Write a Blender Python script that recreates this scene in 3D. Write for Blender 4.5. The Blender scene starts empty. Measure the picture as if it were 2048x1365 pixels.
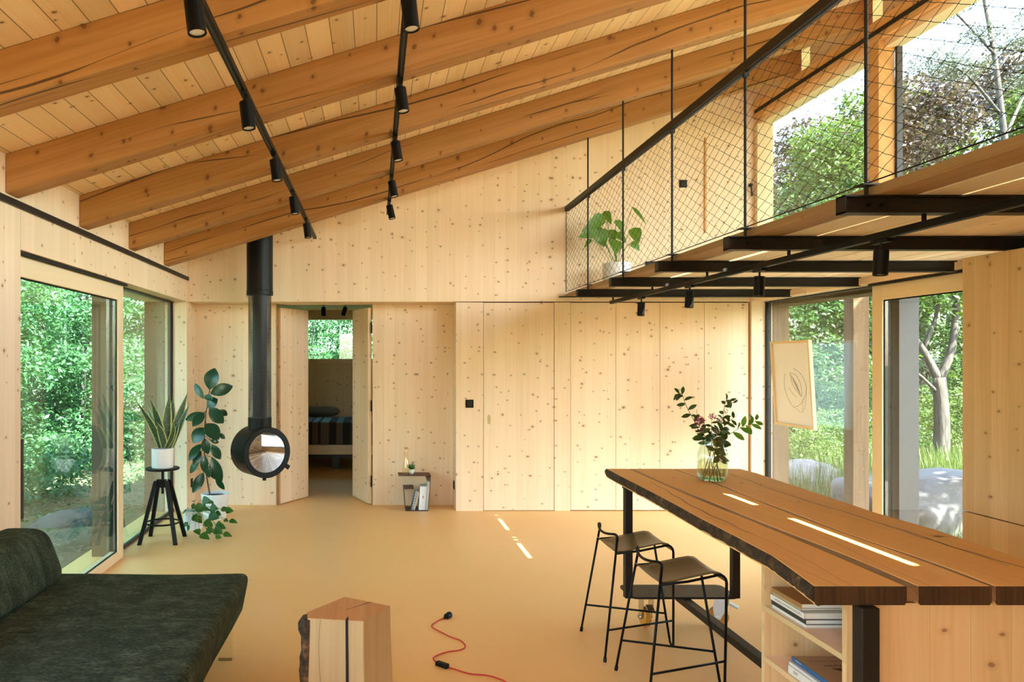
import bpy, math, random
import numpy as np
from mathutils import Vector, Matrix

# ------------------------------------------------------------------ camera, sky, sun, exposure
C = bpy.context.scene.collection
SC = bpy.context.scene
H, F, VX, VY = 1.53, 1500.0, 750.0, 722.0          # eye height, focal length in px, vanishing point
cam_d = bpy.data.cameras.new('camera'); cam = bpy.data.objects.new('camera', cam_d); C.objects.link(cam)
cam.location = (0, 0, H); cam.rotation_euler = (math.pi/2, 0, 0)
cam_d.sensor_width = 36; cam_d.sensor_fit = 'HORIZONTAL'; cam_d.lens = 36*F/2048
cam_d.shift_x = (1024-VX)/2048; cam_d.shift_y = (VY-682.5)/2048
cam_d.clip_start = 0.02; cam_d.clip_end = 300
SC.camera = cam

SUN_DIR = Vector((.511, -.664, 1.0)).normalized()   # towards the sun
SKY_STRENGTH, SUN_ENERGY, EXPOSURE = 0.46, 12.0, 2.50
w = bpy.data.worlds.new('sky'); SC.world = w; w.use_nodes = True
wn = w.node_tree; wn.nodes.clear()
sky = wn.nodes.new('ShaderNodeTexSky'); sky.sky_type = 'NISHITA'; sky.sun_disc = False
sky.sun_elevation = math.asin(SUN_DIR.z); sky.sun_rotation = math.atan2(SUN_DIR.x, SUN_DIR.y)
sky.air_density = 1.0; sky.dust_density = 2.0; sky.ozone_density = 1.0
bg = wn.nodes.new('ShaderNodeBackground'); bg.inputs['Strength'].default_value = SKY_STRENGTH
wo = wn.nodes.new('ShaderNodeOutputWorld')
wn.links.new(sky.outputs[0], bg.inputs[0]); wn.links.new(bg.outputs[0], wo.inputs[0])
sd = bpy.data.lights.new('sun', 'SUN'); sd.energy = SUN_ENERGY; sd.angle = math.radians(.35); sd.color = (1, .92, .80)
sun = bpy.data.objects.new('sun', sd); C.objects.link(sun)
sun.location = (8, -8, 16); sun.rotation_euler = SUN_DIR.to_track_quat('Z', 'Y').to_euler()
vs = SC.view_settings
vs.view_transform = 'Standard'; vs.look = 'None'; vs.exposure = EXPOSURE; vs.gamma = 1; vs.use_curve_mapping = False
cy = SC.cycles
cy.use_denoising = True; cy.max_bounces = 10; cy.diffuse_bounces = 6; cy.glossy_bounces = 4
cy.transmission_bounces = 8; cy.transparent_max_bounces = 24; cy.sample_clamp_indirect = 8
cy.caustics_reflective = False; cy.caustics_refractive = False

R = random.Random(7)

def px(x, y, Y):                                     # photo pixel at a known depth -> point
    return Vector(((x-VX)*Y/F, Y, H-(y-VY)*Y/F))

# ------------------------------------------------------------------ node helpers
class NT:
    def __init__(s, name):
        s.m = bpy.data.materials.new(name); s.m.use_nodes = True
        s.t = s.m.node_tree; s.t.nodes.clear()
        s.out = s.t.nodes.new('ShaderNodeOutputMaterial')
    def put(s, inp, v):
        if isinstance(v, bpy.types.NodeSocket): s.t.links.new(v, inp)
        elif v is not None:
            if inp.type == 'RGBA' and len(v) == 3: v = (*v, 1)
            inp.default_value = v
    def n(s, typ, ins=None, out=0, **props):
        nd = s.t.nodes.new('ShaderNode'+typ)
        for k, v in props.items(): setattr(nd, k, v)
        for k, v in (ins or {}).items(): s.put(nd.inputs[k], v)
        return nd.outputs[out]
    def math(s, op, a, b=None, c=None, clamp=False):
        nd = s.t.nodes.new('ShaderNodeMath'); nd.operation = op; nd.use_clamp = clamp
        s.put(nd.inputs[0], a); s.put(nd.inputs[1], b); s.put(nd.inputs[2], c)
        return nd.outputs[0]
    def mix(s, f, a, b, mode='MIX'):
        nd = s.t.nodes.new('ShaderNodeMix'); nd.data_type = 'RGBA'; nd.blend_type = mode
        s.put(nd.inputs[0], f); s.put(nd.inputs[6], a); s.put(nd.inputs[7], b)
        return nd.outputs[2]
    def ramp(s, f, stops, interp='LINEAR'):
        nd = s.t.nodes.new('ShaderNodeValToRGB'); r = nd.color_ramp; r.interpolation = interp
        while len(r.elements) < len(stops): r.elements.new(.5)
        for e, (p, c) in zip(r.elements, stops):
            e.position = p; e.color = (*c, 1) if len(c) == 3 else c
        s.put(nd.inputs[0], f); return nd.outputs[0]
    def smooth(s, v, lo, hi):
        nd = s.t.nodes.new('ShaderNodeMapRange'); nd.interpolation_type = 'SMOOTHSTEP'
        s.put(nd.inputs[0], v); nd.inputs[1].default_value = lo; nd.inputs[2].default_value = hi
        nd.inputs[3].default_value = 0; nd.inputs[4].default_value = 1
        return nd.outputs[0]
    def noise(s, vec, scale=5, detail=2, dims='3D', rough=.5):
        return s.n('TexNoise', {'Vector': vec, 'Scale': scale, 'Detail': detail, 'Roughness': rough}, noise_dimensions=dims)
    def xyz(s, vec):
        nd = s.t.nodes.new('ShaderNodeSeparateXYZ'); s.put(nd.inputs[0], vec); return nd.outputs
    def comb(s, x, y, z=0.0):
        return s.n('CombineXYZ', {0: x, 1: y, 2: z})
    def bsdf(s, **k):
        ins = {kk.replace('_', ' '): v for kk, v in k.items()}
        return s.n('BsdfPrincipled', ins)
    def bump(s, h, strength=.2, dist=.01):
        return s.n('Bump', {'Height': h, 'Strength': strength, 'Distance': dist})
    def done(s, sh):
        s.t.links.new(sh, s.out.inputs[0]); return s.m

def plain(name, col, rough=.5, metal=0.0, bumpy=0.0, scale=60, vary=.06, **k):
    k = {a.replace(' ', '_'): v for a, v in k.items()}; t = NT(name); co = t.n('TexCoord', out=3)
    nz = t.noise(co, scale, 3)
    c = t.mix(nz, tuple(x*(1-vary) for x in col), tuple(min(1, x*(1+vary)) for x in col))
    a = dict(Base_Color=c, Roughness=rough, Metallic=metal); a.update(k)
    if bumpy: a['Normal'] = t.bump(nz, bumpy, .004)
    return t.done(t.bsdf(**a))

def wood(name, c1, c2, grain='Z', bw=.12, seam=.004, seam_dark=.25, knots=1.0, knot_col=(.33,.15,.055),
         rough=.55, cracks=0.0, local=False, vary=.10, fine=70, coarse=9, kscale=1.0, contrast=1.0, spec=.35, shear=0.0):
    t = NT(name)
    if local:
        co = t.n('TexCoord', out=3)
        rnd = t.n('ObjectInfo', out=5)
        co = t.n('VectorMath', {0: co, 1: t.comb(t.math('MULTIPLY', rnd, 37.0), t.math('MULTIPLY', rnd, 53.0), t.math('MULTIPLY', rnd, 71.0))}, operation='ADD')
    else:
        co = t.n('NewGeometry', out=0)
    o = t.xyz(co)
    gi = 'XYZ'.index(grain); a, b = [o[i] for i in range(3) if i != gi]; g = o[gi]
    u = t.math('ADD', a, b)
    if shear: u = t.math('SUBTRACT', u, t.math('MULTIPLY', g, shear))
    ub = t.math('DIVIDE', u, bw)
    bi = t.math('FLOOR', ub)
    wn_ = t.n('TexWhiteNoise', {'W': bi}, noise_dimensions='1D')
    fr = t.math('FRACT', ub)
    # warped grain
    warp = t.noise(t.comb(t.math('MULTIPLY', u, 3.0), t.math('MULTIPLY', g, .9), t.math('MULTIPLY', wn_, 20.0)), 1.0, 2)
    uw = t.math('ADD', u, t.math('MULTIPLY', t.math('SUBTRACT', warp, .5), .09))
    z = t.math('MULTIPLY', wn_, 31.0)
    g1 = t.noise(t.comb(t.math('MULTIPLY', uw, fine), t.math('MULTIPLY', g, 1.4), z), 1.0, 3)
    g2 = t.noise(t.comb(t.math('MULTIPLY', uw, coarse), t.math('MULTIPLY', g, .35), z), 1.0, 2)
    f = t.math('ADD', t.math('MULTIPLY', g1, .6), t.math('MULTIPLY', g2, .5))
    f = t.smooth(f, .55-.28/contrast, .55+.28/contrast)
    col = t.mix(f, c1, c2)
    br = t.math('ADD', 1-vary, t.math('MULTIPLY', wn_, 2*vary))
    col = t.mix(1.0, col, t.comb(br, br, t.math('POWER', br, 1.3)), 'MULTIPLY')
    # knots, two sizes
    if knots > 0:
        for s_, keep, r0, r1 in ((8.5*kscale, .55*knots, .0035, .0075), (5.0*kscale, .40*knots, .005, .010), (2.6*kscale, .42*knots, .008, .013)):
            nd = t.t.nodes.new('ShaderNodeTexVoronoi'); nd.voronoi_dimensions = '2D'
            t.put(nd.inputs['Vector'], t.comb(t.math('ADD', t.math('MULTIPLY', uw, .8), s_*3.1), g)); nd.inputs['Scale'].default_value = s_
            rr = t.xyz(nd.outputs['Color'])
            rad = t.math('MULTIPLY_ADD', rr[1], (r1-r0)*s_/kscale, r0*s_/kscale)
            wob = t.noise(t.comb(t.math('MULTIPLY', u, 95.0), t.math('MULTIPLY', g, 60.0), s_), 1.0, 2)
            q = t.math('MULTIPLY', t.math('DIVIDE', nd.outputs['Distance'], rad), t.math('MULTIPLY_ADD', wob, 1.1, .5))
            keepm = t.math('LESS_THAN', rr[0], keep)
            ring = t.math('MULTIPLY', t.math('SUBTRACT', 1.0, t.smooth(q, .75, 1.25)), keepm)
            halo = t.math('MULTIPLY', t.math('SUBTRACT', 1.0, t.smooth(q, .8, 3.4)), t.math('MULTIPLY', keepm, .35))
            col = t.mix(halo, col, tuple(c*.62 for c in c2))
            col = t.mix(t.math('MULTIPLY', ring, .88), col, knot_col)
    if cracks > 0:
        # one or two long splits per face that wander slowly across the grain
        for per, sd2 in ((.19, 0.0), (.31, 5.7)):
            uc = t.math('DIVIDE', t.math('ADD', u, sd2), per)
            cell = t.n('TexWhiteNoise', {'W': t.math('FLOOR', uc)}, noise_dimensions='1D')
            fc = t.math('MULTIPLY', t.math('SUBTRACT', t.math('FRACT', uc), .5), per)
            wz = t.math('MULTIPLY_ADD', cell, 40.0, sd2)
            wander = t.noise(t.comb(t.math('MULTIPLY', g, .45), wz, 0.0), 1.0, 3, rough=.4)
            fineW = t.noise(t.comb(t.math('MULTIPLY', g, 5.0), wz, 3.0), 1.0, 2)
            off = t.math('ADD', t.math('MULTIPLY', t.math('SUBTRACT', wander, .5), per*1.7), t.math('MULTIPLY', t.math('SUBTRACT', fineW, .5), .006))
            dist = t.math('ABSOLUTE', t.math('SUBTRACT', fc, off))
            on = t.noise(t.comb(t.math('MULTIPLY', g, .7), wz, 9.0), 1.0, 2)
            thick = t.math('MULTIPLY', t.smooth(on, .47, .62), .0042*cracks)
            m_ = t.math('SUBTRACT', 1.0, t.smooth(t.math('SUBTRACT', dist, thick), -.002, .0012))
            m_ = t.math('MULTIPLY', m_, t.math('GREATER_THAN', thick, .0006))
            col = t.mix(t.math('MULTIPLY', m_, .85), col, (.05, .02, .008))
    if seam > 0:
        e = t.math('MINIMUM', fr, t.math('SUBTRACT', 1.0, fr))
        sm = t.math('SUBTRACT', 1.0, t.smooth(t.math('MULTIPLY', e, bw), 0, seam))
        col = t.mix(t.math('MULTIPLY', sm, seam_dark), col, (.06, .03, .012))
    nb = t.bump(g1, .08, .003)
    return t.done(t.bsdf(Base_Color=col, Roughness=rough, Normal=nb, Specular_IOR_Level=spec))

def glass(name, tint, rough=0.0, f0=.04):
    t = NT(name)
    ge = t.t.nodes.new('ShaderNodeNewGeometry')
    d = t.t.nodes.new('ShaderNodeVectorMath'); d.operation = 'DOT_PRODUCT'
    t.t.links.new(ge.outputs['Normal'], d.inputs[0]); t.t.links.new(ge.outputs['Incoming'], d.inputs[1])
    c = t.math('SUBTRACT', 1.0, t.math('ABSOLUTE', d.outputs['Value']), clamp=True)
    fr = t.math('MULTIPLY_ADD', t.math('POWER', c, 5.0), 1-f0, f0)
    tr = t.n('BsdfTransparent', {'Color': tint})
    gl = t.n('BsdfGlossy', {'Color': (1, 1, 1), 'Roughness': rough})
    return t.done(t.n('MixShader', {0: fr, 1: tr, 2: gl}))

def leafmat(name, c1, c2, rough=.4, trans=.35):
    t = NT(name)
    rnd = t.n('NewGeometry', out=8)
    col = t.mix(rnd, c1, c2)
    p = t.bsdf(Base_Color=col, Roughness=rough, Specular_IOR_Level=.4)
    tl = t.n('BsdfTranslucent', {'Color': t.mix(1.0, col, (1.25, 1.35, .7), 'MULTIPLY')})
    return t.done(t.n('MixShader', {0: trans, 1: p, 2: tl}))

def stripes(name, axis, stops, rough=.9):
    t = NT(name); o = t.xyz(t.n('TexCoord', out=3))
    f = t.math('FRACT', t.math('MULTIPLY', o['XYZ'.index(axis)], 1.55))
    return t.done(t.bsdf(Base_Color=t.ramp(f, stops, 'CONSTANT'), Roughness=rough))

# ------------------------------------------------------------------ materials
SPR1, SPR2 = (.88, .69, .495), (.82, .595, .39)
M = {}
M['clt'] = wood('spruce_panel_vertical', SPR1, SPR2, 'Z', .115, .002, .14, 1.0, rough=.6, vary=.035)
M['clt_shaded'] = wood('warm_shaded_spruce_panel', (.78, .545, .30), (.69, .435, .205), 'Z', .115, .002, .2, .8, rough=.6, vary=.04)  # warmer spruce, also darkened for the shade on cupboard and shelf unit
M['clt_loc'] = wood('spruce_board_vertical', SPR1, SPR2, 'Z', .12, .002, .2, 1.0, rough=.6, local=True)
M['clt_y'] = wood('spruce_board_lengthwise', SPR1, SPR2, 'Y', .3, .0, .2, .25, rough=.55)
M['frame'] = wood('spruce_window_frame', (.87, .69, .45), (.82, .61, .36), 'Z', .4, 0, 0, 0, rough=.5, contrast=.7)
M['frame_y'] = wood('spruce_window_rail', (.87, .69, .45), (.82, .61, .36), 'Y', .4, 0, 0, 0, rough=.5, contrast=.7)
M['ceil'] = wood('spruce_ceiling_planks', (.91, .69, .43), (.85, .57, .28), 'Y', .145, .0045, .9, .8, knot_col=(.2,.09,.03), rough=.6, vary=.12, kscale=.8)
M['joist'] = wood('larch_beam', (.47, .225, .07), (.34, .145, .036), 'X', .6, 0, 0, 1.5, shear=.304, knot_col=(.16,.055,.015), rough=.6, cracks=1.5, local=True, fine=55, coarse=12, kscale=.62, vary=.06)
M['purlin'] = wood('larch_purlin', (.72, .40, .15), (.6, .30, .09), 'Y', .6, 0, 0, .6, rough=.6, cracks=.3, fine=55)
M['loft'] = wood('larch_loft_board', (.89, .78, .64), (.82, .69, .54), 'Y', .5, 0, 0, .3, rough=.6, local=True, vary=.16)
M['edge'] = wood('shaded_brown_edge_board', (.40, .25, .13), (.30, .175, .085), 'Y', .5, 0, 0, .3, rough=.6)  # brown deepened to stand in for the shadow along the loft edge
M['outer'] = wood('shaded_outer_timber', (.13, .085, .05), (.08, .05, .03), 'Z', .5, 0, 0, .5, rough=.8, fine=40)  # dark tone paints in the shade on the timber outside the left window
M['post'] = wood('weathered_timber', (.20, .12, .068), (.12, .07, .038), 'Z', .5, 0, 0, .7, rough=.8, cracks=.6, fine=40)
M['ply'] = wood('birch_ply_edge', (.72, .53, .28), (.58, .40, .19), 'Y', .5, 0, 0, 0, rough=.6, fine=30)
M['oak'] = wood('oiled_oak_board', (.80, .49, .20), (.69, .385, .14), 'Y', .7, 0, 0, .12, knot_col=(.06,.025,.01), rough=.5, spec=.10, cracks=.25, fine=60, coarse=14, contrast=.6, vary=.03)
M['oak_dark'] = wood('dark_grain_strip', (.25, .135, .065), (.16, .08, .038), 'Y', .7, 0, 0, 0, rough=.4, fine=60)
def barkmat(name, k):
    t = NT(name); co = t.n('TexCoord', out=3)
    n1 = t.noise(co, 38, 4, rough=.65); n2 = t.noise(co, 11, 3)
    f = t.math('ADD', t.math('MULTIPLY', n1, .6), t.math('MULTIPLY', n2, .45))
    c = t.ramp(f, [(.40, tuple(v*k for v in (.012, .006, .003))), (.54, tuple(v*k for v in (.045, .022, .009))), (.64, tuple(v*k for v in (.12, .06, .022))), (.74, tuple(v*k for v in (.30, .17, .06)))])
    return t.done(t.bsdf(Base_Color=c, Roughness=.85, Normal=t.bump(f, 1.0, .02)))
M['bark'] = barkmat('bark_edge', .9); M['barkl'] = barkmat('stump_bark', 1.9)
M['endgrain'] = wood('oak_end_grain', (.085, .038, .014), (.022, .010, .005), 'Z', .7, 0, 0, 0, rough=.6, fine=90, contrast=1.2)
M['stump'] = wood('stump_side', (.60, .41, .21), (.49, .32, .145), 'Z', .7, 0, 0, .1, rough=.65, cracks=.25, fine=60)
M['stump_top'] = wood('stump_top', (.62, .32, .13), (.52, .24, .085), 'Y', .7, 0, 0, 0, rough=.65, fine=40)
M['dark'] = plain('black_gap', (.012, .009, .007), .9)
M['steel'] = plain('dark_brown_steel', (.013, .0095, .0075), .5, .0, scale=20, vary=.15, Specular_IOR_Level=.3)
M['black'] = plain('black_powder_coat', (.004, .0035, .0033), .45, Specular_IOR_Level=.18)
M['stove'] = plain('black_stove_paint', (.0032, .003, .0036), .42, Specular_IOR_Level=.22)
M['graphite'] = plain('graphite_aluminium', (.024, .023, .027), .5)
M['zinc'] = plain('zinc_plated_steel', (.62, .62, .60), .28, 1.0)
M['pu'] = plain('amber_wheel', (.62, .27, .03), .3)
M['white'] = plain('white_ceramic', (.80, .80, .80), .3)
M['whitep'] = plain('white_paper', (.80, .78, .72), .7)
M['paper'] = plain('drawing_paper', (.93, .93, .95), .6, vary=.02)
M['soil'] = plain('potting_soil', (.02, .013, .008), .95, bumpy=.6)
M['rust'] = plain('brown_steel_sheet', (.085, .03, .018), .55)
M['red'] = plain('red_textile_cable', (.55, .03, .02), .6)
M['seat'] = plain('olive_seat_shell', (.15, .115, .06), .33)
M['stem'] = plain('brown_stem', (.12, .06, .025), .7)
M['gstem'] = plain('green_stem', (.12, .2, .04), .6)
M['concrete'] = plain('pale_terrace', (.42, .40, .36), .8, scale=8, vary=.1)
M['bedwood'] = M['clt_y']
M['pane'] = glass('window_glass', (.93, .975, .945))
M['paneg'] = glass('green_window_glass', (.82, .955, .88), f0=.05)
M['acryl'] = glass('clear_acrylic', (.95, .96, .95))
M['vase'] = glass('green_vase_glass', (.90, .965, .93), f0=.05)
M['vasebase'] = glass('thick_green_glass', (.45, .82, .66), f0=.05)
M['water'] = glass('vase_water', (.91, .87, .74), f0=.02)
M['amber'] = glass('amber_bottle_glass', (.985, .94, .84), f0=.07)
t = NT('mirror_glass')
M['mirror'] = t.done(t.n('MixShader', {0: .62, 1: t.bsdf(Base_Color=(.01, .01, .012), Roughness=.05), 2: t.n('BsdfGlossy', {'Color': (.95, .96, 1), 'Roughness': 0.0})}))
# floor: poured, polished screed
t = NT('poured_screed'); co = t.n('NewGeometry', out=0)
n1 = t.noise(co, .9, 4); n2 = t.noise(co, 14, 4)
f_ = t.math('ADD', t.math('MULTIPLY', n1, .7), t.math('MULTIPLY', n2, .3))
col = t.ramp(f_, [(.3, (.87, .515, .185)), (.7, (.91, .57, .23))])
M['floor'] = t.done(t.bsdf(Base_Color=col, Roughness=t.math('MULTIPLY_ADD', n2, .15, .3), Specular_IOR_Level=.4))
# sofa chenille
t = NT('dark_green_chenille'); co = t.n('TexCoord', out=3); o = t.xyz(co)
s1 = t.noise(t.comb(t.math('MULTIPLY', o[0], 60.0), t.math('MULTIPLY', o[1], 160.0), t.math('MULTIPLY', o[2], 160.0)), 1.0, 3)
s2 = t.noise(co, 9, 4)
s3 = t.noise(t.comb(t.math('MULTIPLY', o[0], 14.0), t.math('MULTIPLY', o[1], 40.0), o[2]), 1.0, 4)
f_ = t.math('ADD', t.math('ADD', t.math('MULTIPLY', s1, .5), t.math('MULTIPLY', s2, .3)), t.math('MULTIPLY', s3, .3))
col = t.ramp(f_, [(.36, (.012, .018, .011)), (.55, (.036, .049, .032)), (.74, (.115, .14, .097))])
M['sofa'] = t.done(t.bsdf(Base_Color=col, Roughness=.95, Specular_IOR_Level=.1, Normal=t.bump(s1, .35, .004)))
# ground: litter and grass
def groundmat(name, a, b, c, sc=3):
    t = NT(name); co = t.n('NewGeometry', out=0)
    n1 = t.noise(co, .7*sc, 5); n2 = t.noise(co, 9*sc, 4)
    k = t.mix(t.smooth(n1, .42, .6), a, b)
    k = t.mix(t.smooth(n2, .5, .7), k, c)
    return t.done(t.bsdf(Base_Color=k, Roughness=.95, Normal=t.bump(n2, .6, .05)))
M['litter'] = groundmat('forest_floor', (.05, .055, .03), (.12, .11, .07), (.24, .23, .18))
M['turf'] = groundmat('mossy_ground', (.025, .045, .01), (.045, .07, .02), (.07, .09, .03))
t = NT('granite'); co = t.n('TexCoord', out=3)
n1 = t.noise(co, 3, 6); n2 = t.noise(co, 45, 3)
col = t.mix(t.smooth(n1, .45, .7), (.085, .085, .09), (.04, .04, .042)); col = t.mix(t.smooth(n2, .58, .66), col, (.12, .12, .12))
M['rock'] = t.done(t.bsdf(Base_Color=col, Roughness=.9, Normal=t.bump(n1, .7, .05)))
t = NT('tree_bark'); o = t.xyz(t.n('NewGeometry', out=0))
n1 = t.noise(t.comb(t.math('MULTIPLY', o[0], 22.0), t.math('MULTIPLY', o[1], 22.0), t.math('MULTIPLY', o[2], 4.0)), 1, 4)
M['trunk'] = t.done(t.bsdf(Base_Color=t.ramp(n1, [(.35, (.02, .018, .016)), (.65, (.06, .055, .05))]), Roughness=.9, Normal=t.bump(n1, .6, .03)))
M['leaf'] = leafmat('broad_leaf', (.02, .052, .014), (.045, .10, .032))
M['leafl'] = leafmat('light_leaf', (.045, .085, .016), (.085, .135, .036))
M['leafc'] = leafmat('copper_leaf', (.04, .03, .03), (.07, .055, .055))
M['needle'] = leafmat('pine_needle', (.05, .07, .06), (.10, .12, .09), trans=.15)
M['grass'] = leafmat('grass_blade', (.04, .075, .014), (.085, .12, .032))
M['hedge'] = leafmat('hedge_leaf', (.038, .11, .048), (.105, .23, .115), .33)
M['rubber'] = leafmat('rubber_plant_leaf', (.010, .045, .018), (.016, .06, .024), .22, .06)
M['pothos'] = leafmat('trailing_leaf', (.02, .09, .012), (.05, .15, .02), .3, .15)
M['loftleaf'] = leafmat('loft_plant_leaf', (.07, .16, .02), (.16, .28, .04), .35, .3)
M['vaseleaf'] = leafmat('bouquet_leaf', (.035, .07, .015), (.06, .12, .02), .45, .3)
M['vaseleafl'] = leafmat('bright_bouquet_leaf', (.10, .24, .03), (.16, .32, .05), .4, .35)
M['petal'] = leafmat('magenta_petal', (.30, .035, .12), (.45, .10, .23), .6, .3)
M['petall'] = leafmat('pale_pink_petal', (.6, .32, .36), (.7, .45, .45), .6, .3)
# snake plant leaf: yellow rim from the across-leaf coordinate (UV)
t = NT('snake_leaf'); uv = t.xyz(t.n('TexCoord', out=2)); co = t.n('TexCoord', out=3)
e = t.math('ABSOLUTE', t.math('SUBTRACT', uv[0], .5))
nz = t.noise(t.comb(t.math('MULTIPLY', uv[0], 2.0), t.math('MULTIPLY', uv[1], 26.0)), 1.0, 2)
col = t.mix(t.smooth(nz, .4, .65), (.02, .055, .022), (.06, .11, .045)); col = t.mix(t.smooth(e, .34, .38), col, (.45, .46, .14))
M['snake'] = t.done(t.bsdf(Base_Color=col, Roughness=.4))
t = NT('lamp_reflector')
M['lens'] = t.done(t.bsdf(Base_Color=(.85, .85, .85), Roughness=.35, Metallic=.3))
# perforated flue shield: real holes as transparency on a dotted grid
t = NT('perforated_sheet'); uv = t.xyz(t.n('TexCoord', out=2))
fu = t.math('SUBTRACT', t.math('FRACT', t.math('MULTIPLY', uv[0], 60.0)), .5)
row = t.math('MULTIPLY', uv[1], 120.0)
fv = t.math('SUBTRACT', t.math('FRACT', row), .5)
d_ = t.math('ADD', t.math('MULTIPLY', fu, fu), t.math('MULTIPLY', fv, fv))
M['perf'] = t.done(t.n('MixShader', {0: t.math('GREATER_THAN', d_, .135), 1: t.n('BsdfTransparent', {}), 2: t.bsdf(Base_Color=(.017, .017, .02), Roughness=.4)}))
M['blanket'] = stripes('striped_blanket', 'X', [(0, (.02, .02, .025)), (.08, (.10, .16, .16)), (.2, (.02, .02, .025)), (.26, (.16, .24, .24)), (.38, (.02, .02, .025)), (.44, (.20, .30, .30)), (.62, (.02, .02, .02)), (.78, (.13, .20, .20)), (.92, (.02, .02, .02))])
M['blanket_side'] = stripes('striped_blanket_side', 'X', [(0, (.02, .02, .025)), (.08, (.09, .06, .045)), (.2, (.02, .02, .025)), (.26, (.11, .075, .06)), (.38, (.02, .02, .025)), (.44, (.11, .075, .06)), (.62, (.015, .012, .012)), (.78, (.11, .075, .06)), (.92, (.02, .02, .02))])
M['linen'] = plain('grey_linen', (.16, .15, .13), .9, bumpy=.3)

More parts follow.
